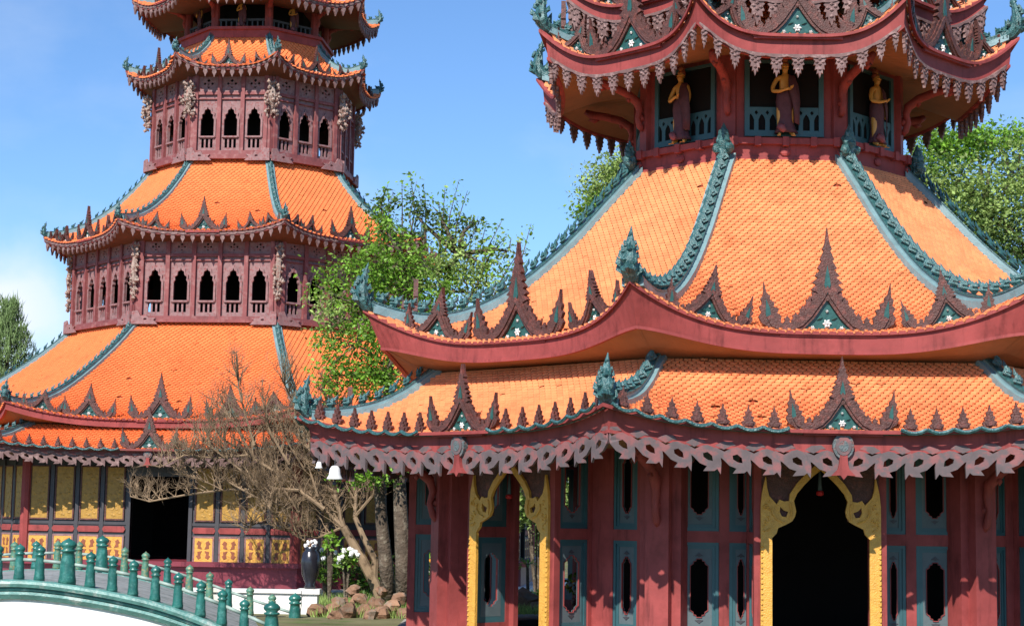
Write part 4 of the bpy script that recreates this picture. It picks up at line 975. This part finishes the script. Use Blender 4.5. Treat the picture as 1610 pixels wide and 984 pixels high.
for i, (px, py, dd, r_, lab) in enumerate(((640, 905, 42, .7, 'tall dark hedge bush seen beside the left corner of the nearer pavilion'), (905, 790, 42, 1.25, 'pale bush seen through the upper window left of the corner column'), (845, 800, 41.5, .9, 'olive bush filling the upper part of the left doorway'), (840, 960, 38.2, .45, 'low weedy bush at the bottom of the left doorway'), (1092, 790, 44, 1.2, 'tall bush standing behind the middle of the nearer pavilion'))):
    bush('shrub', lab, px, py, dd, r_, int(1300*r_), ['leafB', 'leafC'] if i != 3 else ['leafA', 'leafB'], 30+i, ls=.15)
# potted rosette plant seen through the doorway
p = U(829, 885, 37.0); t = thing('rosette_plant', 'bright green fan-leaved plant seen through the left gilded doorway', 'plant', (p.x, 37.0, 0)); b = MB(); rn = random.Random(8)
for i in range(26):
    a = rn.uniform(0, 6.28); e = rn.uniform(-.25, 1.0); dv = V((math.cos(a)*math.cos(e), math.sin(a)*math.cos(e), math.sin(e))); w = dv.cross(V((0, 0, 1))).normalized(); c = V((0, 0, p.z-.05)); l = rn.uniform(.28, .42)
    b.add([c, c+dv*l*.5+w*.03, c+dv*l+V((0, 0, -.1)), c+dv*l*.5-w*.03], [(0, 1, 2, 3)], 0, rn.random())
b.obj('foliage', M['leafA'], t); b = MB(); b.tube([V((0, 0, -.05)), V((.02, 0, p.z*.5)), V((0, 0, p.z))], [.045, .035, .03], 6); b.obj('stem', M['bark'], t)
# rocks
rn = random.Random(12); rk = []
for i in range(4):
    b = MB(); n = 9
    b.blob((0, 0, 0), 1.0, 0, .0); vs = []
    rj = [1+rn.uniform(-.28, .28) for _ in b.v]; b.v = [(x*q, y*q, z*q) for (x, y, z), q in zip(b.v, rj)]
    rk.append(b.data('rock', M['rock']))
RL = ['{} {} lying {}']
spots = [(500, 968, 34.6, .26, 'squat rock at the foot of the white pedestal'), (520, 960, 34.9, .22, 'pale rock second from the white pedestal'), (536, 948, 35.8, .24, 'rounded rock just below the shrub at the bare tree'), (548, 966, 34.4, .27, 'large brown rock in the middle of the rock border'),
         (565, 942, 36.2, .22, 'rock touching the leaning bare trunk'), (573, 962, 34.8, .25, 'broad orange rock right of the middle of the border'), (590, 950, 35.6, .25, 'rock in front of the left tree trunk'), (603, 968, 34.4, .24, 'low rock at the front right of the border'),
         (616, 955, 35.2, .27, 'tilted rock between the two tree trunks'), (628, 942, 36.4, .22, 'rock at the back beside the pavilion corner'), (634, 966, 34.6, .22, 'last rock before the pavilion corner'), (555, 928, 37.4, .18, 'small rock behind the border near the urn side'),
         (600, 930, 37.4, .18, 'small rock at the back in front of the twin trunks'), (582, 972, 34.0, .18, 'small rock at the very front of the border'), (818, 945, 36.4, .45, 'big pale orange boulder seen through the left doorway'), (846, 955, 36.0, .22, 'small boulder beside the big one in the left doorway'), (525, 975, 33.9, .16, 'smallest rock at the front left of the border')]
for i, (px, py, dd, q, lab) in enumerate(spots):
    p = U(px, py, dd); o = place(rk[i % 4], 'rock'); o.location = (p.x, dd, max(p.z, q*.35)); q *= .74; o.scale = (q*1.2, q, q*.85); o.rotation_euler = (rn.uniform(-.3, .3), rn.uniform(-.3, .3), rn.uniform(0, 6.28))
    tag(o, lab, 'rock', 'rocks of the garden border')
# grass
b = MB(); rn = random.Random(14)
for i in range(7500):
    px = rn.uniform(490, 650); dd = rn.uniform(34.3, 46); x = U(px, 900, dd).x
    if dd > 41 and x < -3.2: continue
    h = rn.uniform(.08, .26); a = rn.uniform(0, 6.28); w = V((math.cos(a), math.sin(a), 0))*.012; t_ = V((rn.gauss(0, .06), rn.gauss(0, .06), h)); c = V((x, dd, 0))
    b.add([c-w, c+w, c+t_], [(0, 1, 2)], 0, rn.random())
for i in range(2600):
    dd = rn.uniform(34.6, 41); x = U(rn.uniform(790, 870), 900, dd).x; h = rn.uniform(.08, .3); w = V((.014, 0, 0)); c = V((x, dd, 0)); b.add([c-w, c+w, c+V((rn.gauss(0, .07), rn.gauss(0, .07), h))], [(0, 1, 2)], 0, rn.random())
o = b.obj('grass', M['leafB']); o['label'] = 'rough yellowish grass between the trees and rocks'; o['kind'] = 'stuff'
# green kerb in front of the rocks
a, c = U(508, 977, 33.6), U(700, 979, 33.4); b = MB(); b.box(a.x, c.x, 33.3, 33.6, -.05, a.z, 0); o = b.obj('kerb', M['coping']); o['kind'] = 'structure'
# far line of trees closing the horizon
for i, (px, dd, h, lab) in enumerate(((470, 95, 6, 'distant low tree hidden mostly behind the farther pavilion'), (700, 90, 7, 'distant bushy tree seen between the two pavilions'), (880, 84, 7, 'distant tree seen through the left doorway'), (1110, 88, 6.5, 'distant tree behind the middle of the nearer pavilion'), (-60, 96, 6, 'distant tree beyond the left edge'), (1700, 92, 7, 'distant tree beyond the right edge'))):
    x = U(px, 800, dd).x
    leafy_tree('distant_tree', lab, 'tree', (x, dd, 0), [([V((x, dd, 0)), V((x, dd, h*.5)), V((x+.2, dd, h*.8))], .3, .1)], [((x+ox, dd+rn.uniform(-1, 1), z), (2.6, 2.2, 1.6), 1, j % 2) for j, (ox, z) in enumerate(((-3, 1.6), (0, 1.6), (3, 1.7), (-1.5, 3.2), (1.8, 3.4), (0, 4.8)))], ['leafC', 'leafB'], 3600, .42, 60+i, sig=.6)

# white pedestal, urn
a, c = U(236, 923, 35.2), U(474, 925, 35.2); b = MB(); b.box(a.x, c.x, 35.2, 35.45, 0, a.z-.07); w_ = b.obj('garden_wall', M['white']); tag(w_, 'low white garden wall running behind the green railing to the pedestal', 'wall')
b = MB(); b.box(a.x, c.x, 35.15, 35.5, a.z-.069, a.z); b.obj('coping', M['white'], w_)
p = U(487, 925, 35.4); b = MB()
t = thing('pedestal', 'white square pedestal under the black urn at the end of the bridge', 'pedestal', (p.x, 35.4, 0))
b.box(-.17, .17, -.17, .17, 0, p.z-.10, 0); b.obj('shaft', M['white'], t)
b = MB(); b.box(-.22, .22, -.22, .22, p.z-.10, p.z, 0); b.obj('cap', M['white'], t)
b = MB(); b.box(-.20, .20, -.20, .20, 0, .12, 0); b.obj('foot', M['white'], t)
t = thing('urn', 'tall black glazed urn standing on the white pedestal', 'urn', (p.x, 35.4, p.z)); b = MB()
b.lathe([(.10, 0), (.12, .04), (.09, .09), (.17, .28), (.20, .52), (.17, .70), (.11, .77), (.15, .83), (.13, .83)], (0, 0, 0), 14); b.obj('body', M['black'], t, True)
b = MB()
for i in range(12): b.blob((random.uniform(-.10, .10), random.uniform(-.12, .12), .86+random.uniform(-.03, .10)), .035, 0, .3)
b.obj('flower', M['flower'], t)
# red altar table with vessels under the trees
p = U(588, 915, 42.0); t = thing('table', 'small red wooden table standing behind the twin tree trunks', 'table', (p.x, 42.0, 0)); b = MB(); b.box(-.38, .38, -.25, .25, .58, .64); b.obj('top', M['redw'], t)
for sx in (-.34, .34):
    for sy in (-.21, .21): b = MB(); b.box(sx-.03, sx+.03, sy-.03, sy+.03, 0, .578); b.obj('leg', M['redw'], t)
b = MB(); b.box(-.31, .31, -.22, -.20, .42, .576); b.obj('apron', M['redw'], t)
for dx, m_, lab in ((-.15, 'flower', 'white bowl on the red table under the trees'), (.16, 'redw', 'red candle holder on the red table under the trees')):
    b = MB(); b.lathe([(.05, 0), (.04, .03), (.10, .12), (.09, .12)] if m_ == 'flower' else [(.06, 0), (.03, .04), (.03, .26), (.07, .30), (.07, .33)], (0, 0, 0), 12); o = b.obj('bowl' if m_ == 'flower' else 'candle_holder', M[m_], None, True); o.location = (p.x+dx, 42.0, .64); tag(o, lab, 'bowl' if m_ == 'flower' else 'candle holder')
# offering plants inside the nearer pavilion, seen through the cut-out windows
for px, py, dd, lab in ((907, 920, 33.9, 'orange and white flower vase seen through the lower window beside the left doorway'), (1090, 900, 36.4, 'orange flower vase seen through the lower window right of the corner column'), (678, 885, 36.5, 'orange flower vase seen through the leftmost lower window')):
    p = U(px, py, dd); t = thing('flower_vase', lab, 'vase', (p.x, dd, .12 if dd < 34 else 0)); h = p.z-.25-t.location.z; b = MB(); b.lathe([(.09, 0), (.10, .04), (.05, .12), (.08, h*.5), (.12, h*.85), (.09, h), (.07, h)], (0, 0, 0), 12); b.obj('body', M['goldc'], t, True)
    rn = random.Random(int(px)); b = MB(); f2 = MB()
    for i in range(30): b.blob((rn.gauss(0, .09), rn.gauss(0, .09), h+.08+rn.random()*.25), .045, rn.randrange(2), .3)
    b.obj('flower', [M['orangefl'], M['flower']], t)
    for i in range(60): leaf(f2, V((rn.gauss(0, .1), rn.gauss(0, .1), h+.1+rn.random()*.35)), .14, rn, -.4)
    f2.obj('foliage', M['leafA'], t)

# =============================================================== hanging bells
def bell(name, label, top, s_, m_, cord):
    t = thing(name, label, 'bell', top); b = MB(); b.lathe([(.02, 0), (.05, -.01), (.075, -.05), (.085, -.13), (.115, -.185), (.115, -.20), (.09, -.20)], (0, 0, -cord), 14)
    b.v = [(x*s_, y*s_, z if False else (-cord + (z+cord)*s_)) for x, y, z in b.v]; b.obj('body', M[m_], t, True)
    b = MB(); b.tube([V((0, 0, 0)), V((0, 0, -cord-.005))], .008, 5); b.obj('cord', M['charcoal'], t)
    b = MB(); b.tube([V((0, 0, -cord-.12*s_)), V((0, 0, -cord-.25*s_))], .014*s_, 6); b.blob((0, 0, -cord-.26*s_), .03*s_); b.obj('clapper', M['charcoal'], t)
p = U(527, 722, 25.6); bell('hanging_bell', 'white bell hanging under the left tip of the nearer skirt eave', p, 1.0, 'white', .09)
p = U(502, 716, 26.6); bell('hanging_bell', 'small white bell hanging at the very corner tip, left of the larger one', p, .5, 'white', .09)
for px, py, dd, lab in ((1289, 738, 24.35, 'thin grey-green tassel with a red end hanging in the front gilded doorway'), (801, 746, 26.3, 'thin grey-green tassel with a red end hanging in the left gilded doorway')):
    p = U(px, py, dd); t = thing('hanging_tassel', lab, 'tassel', p); b = MB(); b.tube([V((0, 0, .06)), V((0, 0, -.06)), V((0, 0, -.2)), V((0, 0, -.29))], [.008, .02, .028, .034], 7); b.obj('body', M['bluelt'], t, True)
    b = MB(); b.lathe([(.02, -.29), (.05, -.30), (.055, -.345), (.02, -.36)], (0, 0, 0), 10); b.obj('end', M['redb'], t, True)

# =============================================================== statues
def human(name, joints, edges, sub=2):
    """one continuous body grown with a skin modifier"""
    me = bpy.data.meshes.new(name); me.from_pydata([j[0] for j in joints], edges, [])
    o = bpy.data.objects.new(name, me); COL.objects.link(o)
    sk = o.modifiers.new('Skin', 'SKIN'); sk.use_smooth_shade = True
    for i, j in enumerate(joints):
        r_ = j[1]; me.skin_vertices[0].data[i].radius = r_ if isinstance(r_, tuple) else (r_, r_)
    me.skin_vertices[0].data[0].use_root = True
    sb = o.modifiers.new('Sub', 'SUBSURF'); sb.levels = sb.render_levels = sub
    bpy.context.view_layer.update()
    ev = o.evaluated_get(bpy.context.evaluated_depsgraph_get()); m2 = bpy.data.meshes.new_from_object(ev)
    bpy.data.objects.remove(o); bpy.data.meshes.remove(me); m2.name = name
    return m2
def finish(me, m_):
    me.materials.clear(); me.materials.append(m_)
    me.polygons.foreach_set('use_smooth', [True]*len(me.polygons)); return me
J = [((0, 0, .64), (.10, .075)), ((0, 0, .74), (.085, .065)), ((.0, 0, .86), (.10, .065)), ((0, 0, .95), (.075, .05)), ((0, -.005, 1.01), .032), ((0, -.012, 1.06), .048), ((0, -.012, 1.13), (.058, .062)), ((0, 0, 1.185), .04), ((0, 0, 1.225), .022),
     ((-.12, 0, .93), .042), ((-.19, -.02, .80), .034), ((-.195, -.05, .72), .033), ((-.10, -.13, .70), .028), ((-.02, -.16, .725), .022), ((.05, -.17, .745), (.024, .012)),
     ((.12, 0, .93), .042), ((.165, .0, .78), .034), ((.16, -.03, .63), .027), ((.15, -.05, .53), (.022, .014)),
     ((-.07, 0, .56), .07), ((-.085, -.02, .32), .052), ((-.085, 0, .08), .032), ((-.10, -.10, .03), (.028, .02)),
     ((.07, 0, .56), .07), ((.085, -.02, .32), .052), ((.09, 0, .08), .032), ((.13, -.10, .03), (.028, .02)), ((0, -.062, 1.105), .014), ((-.055, 0, 1.11), .012), ((.055, 0, 1.11), .012)]
Ed = [(0,1),(1,2),(2,3),(3,4),(4,5),(5,6),(6,7),(7,8),(3,9),(9,10),(10,11),(11,12),(12,13),(13,14),(3,15),(15,16),(16,17),(17,18),(0,19),(19,20),(20,21),(21,22),(0,23),(23,24),(24,25),(25,26),(5,27),(6,28),(6,29)]
body = finish(human('body', J, Ed), M['skin'])
fb = MB()      # five fingers per hand
for hx, hy, hz, dv, sd_ in ((.055, -.172, .748, V((.9, -.1, .35)), V((0, -.3, .9))), (.15, -.055, .525, V((0, -.15, -1)), V((1, 0, 0)))):
    dv.normalize(); sd_.normalize()
    for i, l in enumerate((.045, .055, .058, .052)):
        c = V((hx, hy, hz))+sd_*(-.018+.012*i); fb.tube([c, c+dv*l*.6, c+dv*l+V((0, -.008, .004))], [.0065, .006, .004], 5)
    c = V((hx, hy, hz))-dv*.02; fb.tube([c, c+sd_*-.03+dv*.015, c+sd_*-.035+dv*.04], [.008, .007, .004], 5)
for sg in (-1, 1):
    for i in range(5): x = sg*.115+(i-2)*.011; fb.tube([V((x-.008*sg, -.11, .02)), V((x, -.15+abs(i-2)*.006, .012))], [.009, .006], 5)
fing = fb.data('fingers', M['skin'], True)
rb = MB()
def lring(z, rx, ry, cx=0, cy=0, n=22, fold=.0, ph=0): return [V((cx+(rx*(1+fold*math.sin(k*2*math.pi/n*7+ph)))*math.cos(k*2*math.pi/n), cy+(ry*(1+fold*math.sin(k*2*math.pi/n*7+ph)))*math.sin(k*2*math.pi/n), z)) for k in range(n)]
prof = [(.72, .118, .092, 0, .0), (.66, .135, .105, 0, .01), (.56, .145, .11, 0, .02), (.40, .125, .10, .0, .04), (.26, .12, .098, .005, .06), (.14, .145, .105, .01, .09), (.075, .175, .115, .015, .12), (.07, .16, .10, .015, .12)]
rs = [lring(z, rx, ry, cx, 0, 22, fo, 1.3) for z, rx, ry, cx, fo in prof]
rb.add([p for r_ in rs for p in r_], [(i*22+k, (i+1)*22+k, (i+1)*22+(k+1) % 22, i*22+(k+1) % 22) for i in range(len(rs)-1) for k in range(22)])
# shawl over the left shoulder, hanging down the side
def ribbon(b, L_, th=.012):
    vs = []
    for a, c in L_: vs += [V(a), V(c)]
    n = len(L_); vs2 = [v+V((0, th, 0)) for v in vs]
    b.add(vs+vs2, [(2*i, 2*i+2, 2*i+3, 2*i+1) for i in range(n-1)] + [(2*n+2*i, 2*n+2*i+1, 2*n+2*i+3, 2*n+2*i+2) for i in range(n-1)] + [(0, 1, 2*n+1, 2*n), (2*n-2, 4*n-2, 4*n-1, 2*n-1)] + [(2*i, 2*n+2*i, 2*n+2*i+2, 2*i+2) for i in range(n-1)] + [(2*i+1, 2*i+3, 2*n+2*i+3, 2*n+2*i+1) for i in range(n-1)])
ribbon(rb, [((.05, -.05, .985), (.15, -.03, .965)), ((.04, -.088, .90), (.16, -.07, .90)), ((.04, -.11, .80), (.20, -.06, .80)), ((.05, -.125, .70), (.215, -.07, .68)), ((.09, -.12, .56), (.225, -.06, .55)), ((.12, -.115, .40), (.22, -.05, .40)), ((.13, -.11, .22), (.215, -.05, .20))])
robe = rb.data('robe', M['robe'], True)
hb = MB(); hb.blob((0, .012, 1.15), .068, 0, .03, (1, 1, .95)); hb.lathe([(.045, 0), (.05, .03), (.03, .06), (.012, .09), (.0, .12)], (0, .012, 1.20), 10); hair = hb.data('hair', M['goldc'], True)
fc = MB()
for sg in (-1, 1): fc.octa((sg*.022, -.071, 1.122), (.011, 0, 0), (0, .004, 0), (0, 0, .005))
fc.octa((0, -.067, 1.075), (.014, 0, 0), (0, .004, 0), (0, 0, .004)); face_ = fc.data('face_paint', M['charcoal'])
plb = MB(); plb.lathe([(.21, 0), (.22, .02), (.19, .035), (.19, .05)], (0, 0, 0), 16); 
sash = MB(); sash.tube([V((-.11, -.09, .17)), V((-.06, -.125, .13)), V((-.02, -.13, .08))], [.05, .06, .035], 7); sashm = sash.data('hem_knot', M['pinkrobe'], True)
labs = {0: 'gilded figure in a plum robe at the front window of the nearer drum', 7: 'gilded robed figure at the left-hand window of the nearer drum', 1: 'gilded robed figure at the right-hand window of the nearer drum', 6: 'gilded robed figure at the far left window of the nearer drum', 2: 'gilded robed figure at the far right window of the nearer drum'}
def statue(k, cx, cy, ps, rad, z, lab, yaw=0, sc=1.0, cat='statue', grp=None):
    a = k*math.pi/4+ps; x, y = cx+rad*math.sin(a), cy-rad*math.cos(a)
    t = thing('statue', lab, cat, (x, y, z), a+yaw, grp); t.scale = (sc, sc, sc)
    for me, nm in ((body, 'body'), (robe, 'robe')): 
        o = place(me, nm, t)
        if nm == 'body': 
            for m2, n2_ in ((hair, 'hair'), (fing, 'fingers'), (face_, 'face_paint')): place(m2, n2_, o)
    place(sashm, 'hem_knot', t); return t
for k in (0, 7, 1): statue(k, RX, RY, RP, 2.33*C8+.13, 6.115+EYE, labs[k], sc=1.05, grp='figures at the windows of the nearer drum')
for k, lab in ((0, 'gilded figure at the front opening of the top storey of the farther tower'), (1, 'gilded figure at the right opening of the top storey of the farther tower'), (7, 'gilded figure at the left opening of the top storey of the farther tower')):
    statue(k, LX, LY, LP, 2.0*C8+.06, 13.5+EYE, lab, yaw=-.2, sc=.70, grp='figures in the top storey of the farther tower')

# =============================================================== bridge
DN, DF_ = 27.0, 34.0
BR = thing('footbridge', 'arched white footbridge with glazed green posts and rails at the lower left', 'bridge', (U(107, 917, 30).x, 30.5, 0))
B = V(BR.location)
near = [(-420, 1010), (-300, 970), (-200, 940), (-100, 920), (0, 908), (60, 910), (124, 919), (217, 936), (280, 953), (342, 979), (400, 1004), (460, 1032)]
def cop(px):
    xs_ = [a for a, _ in near]; ys_ = [b_ for _, b_ in near]; return float(np.interp(px, xs_, ys_))
xs_ = np.linspace(-420, 460, 90); ys_ = np.convolve(np.pad([cop(x) for x in xs_], 6, mode='reflect', reflect_type='odd'), np.ones(13)/13, 'valid')
top = [U(x, y, DN) for x, y in zip(xs_, ys_)]
def sweep(mb, pts, prof, mi=0):
    """profile of (dy,dz) swept along pts"""
    n = len(pts); m_ = len(prof); vs = [p-B+V((0, dy, dz)) for p in pts for dy, dz in prof]
    mb.add(vs, [(i*m_+k, i*m_+(k+1) % m_, (i+1)*m_+(k+1) % m_, (i+1)*m_+k) for i in range(n-1) for k in range(m_)] + [tuple(range(m_))[::-1], tuple((n-1)*m_+k for k in range(m_))], mi)
far = [(-480, 1010), (-400, 985), (-250, 940), (-100, 908), (0, 896), (56, 893), (110, 893.5), (160, 897), (196, 903), (229, 911), (264, 920), (299, 932), (331, 943), (361, 955), (395, 968), (466, 990), (540, 1014)]
fx = np.linspace(-470, 500, 90); fy = np.convolve(np.pad(np.interp(fx, [a for a, _ in far], [c for _, c in far]), 4, mode='reflect', reflect_type='odd'), np.ones(9)/9, 'valid')
ftop = [U(x, y, DF_) for x, y in zip(fx, fy)]
for side, P in enumerate((top, ftop)):
    f_ = 1 if side == 0 else -1
    for prof in ([(-.16, -.02), (-.18, -.06), (-.16, -.11), (.12, -.11), (.12, 0), (-.12, 0)], [(-.09, -.115), (-.11, -.14), (-.09, -.17), (.1, -.17), (.1, -.115)], [(-.14, -.18), (-.15, -.22), (-.10, -.29), (.1, -.29), (.1, -.18)]):
        b = MB(); sweep(b, P, prof if side == 0 else [(-a, z) for a, z in prof][::-1]); b.obj('moulding', M['coping'], BR)
    b = MB(); vs = []
    for p in P: q = p-B; vs += [q+V((0, -.05*f_, -.28)), V((q.x, q.y-.05*f_, -.1)), V((q.x, q.y+.25*f_, -.1)), q+V((0, .25*f_, -.28))]
    n = len(P); b.add(vs, [(i*4+k, i*4+(k+1) % 4, (i+1)*4+(k+1) % 4, (i+1)*4+k) for i in range(n-1) for k in range(4)]); b.obj('side_wall', M['white'], BR)
b = MB(); vs = []
for p, p2 in zip(top, ftop):
    q, q2 = p-B, p2-B; vs += [V((q.x, q.y+.1, q.z-.02)), V((q2.x, q2.y-.1, q2.z-.02)), V((q2.x, q2.y-.1, q2.z-.2)), V((q.x, q.y+.1, q.z-.2))]
n = len(top); b.add(vs, [(i*4+k, i*4+(k+1) % 4, (i+1)*4+(k+1) % 4, (i+1)*4+k) for i in range(n-1) for k in range(4)]); b.obj('deck', M['deck'], BR)
def postmesh(h, r_, mt):
    b = MB(); b.lathe([(r_*1.15, 0), (r_*1.2, h*.08), (r_*1.05, h*.2), (r_, h*.45), (r_*.86, h*.62), (r_*.80, h*.70), (r_*1.05, h*.72), (r_*1.05, h*.755), (r_*.72, h*.77), (r_*1.08, h*.83), (r_*1.12, h*.88), (r_*.8, h*.94), (r_*.25, h*.985), (0.004, h*1.02)], (0, 0, 0), 14); return b.data('post', M[mt], True)
sm1, sm2, bg1, bg2 = postmesh(.54, .072, 'bridge'), postmesh(.54, .072, 'bridgeold'), postmesh(.69, .115, 'bridge'), postmesh(.69, .115, 'bridgeold')
def zon(x): return float(np.interp(x, [p.x for p in top], [p.z for p in top]))
nearx = [(-145, 0), (-109, 0), (-74, 0), (-38, 0), (-3, 0), (31, 0), (63, 0), (107, 1), (143, 0), (178, 0), (211, 0), (246, 0), (282, 0), (318, 0), (352, 0), (387, 0), (430, 1)]
farx = [(-80, 0), (-46, 0), (-12, 0), (22, 0), (56, 0), (90, 0), (124, 0), (160, 1), (196, 0), (229, 0), (264, 0), (299, 0), (331, 0), (361, 0), (395, 0), (430, 0), (466, 1)]
for lst, y, dd in ((nearx, DN, 0), (farx, DF_, 1)):
    pos = []
    for i, (px, big) in enumerate(lst):
        x = U(px, 880, y+.0).x
        # the far railing follows the same arch as the near one, a little lower towards the right
        Q = top if dd == 0 else ftop; z = float(np.interp(x, [p.x for p in Q], [p.z for p in Q]))
        pos.append((V((x, y, z)), big))
        old = (dd == 1 and i % 3 != 1) or (dd == 0 and False)
        me = (bg2 if old else bg1) if big else (sm2 if old else sm1)
        o = place(me, 'post', BR); o.location = V((x, y, z-.01))-B
    for i in range(len(pos)-1):
        a, c = pos[i][0], pos[i+1][0]; b = MB(); d1 = (c-a).normalized()
        b.tube([a-B+V((0, 0, .30))+d1*.06, c-B+V((0, 0, .30))-d1*.06], .027, 8); b.obj('rail', M['rail'], BR, True)
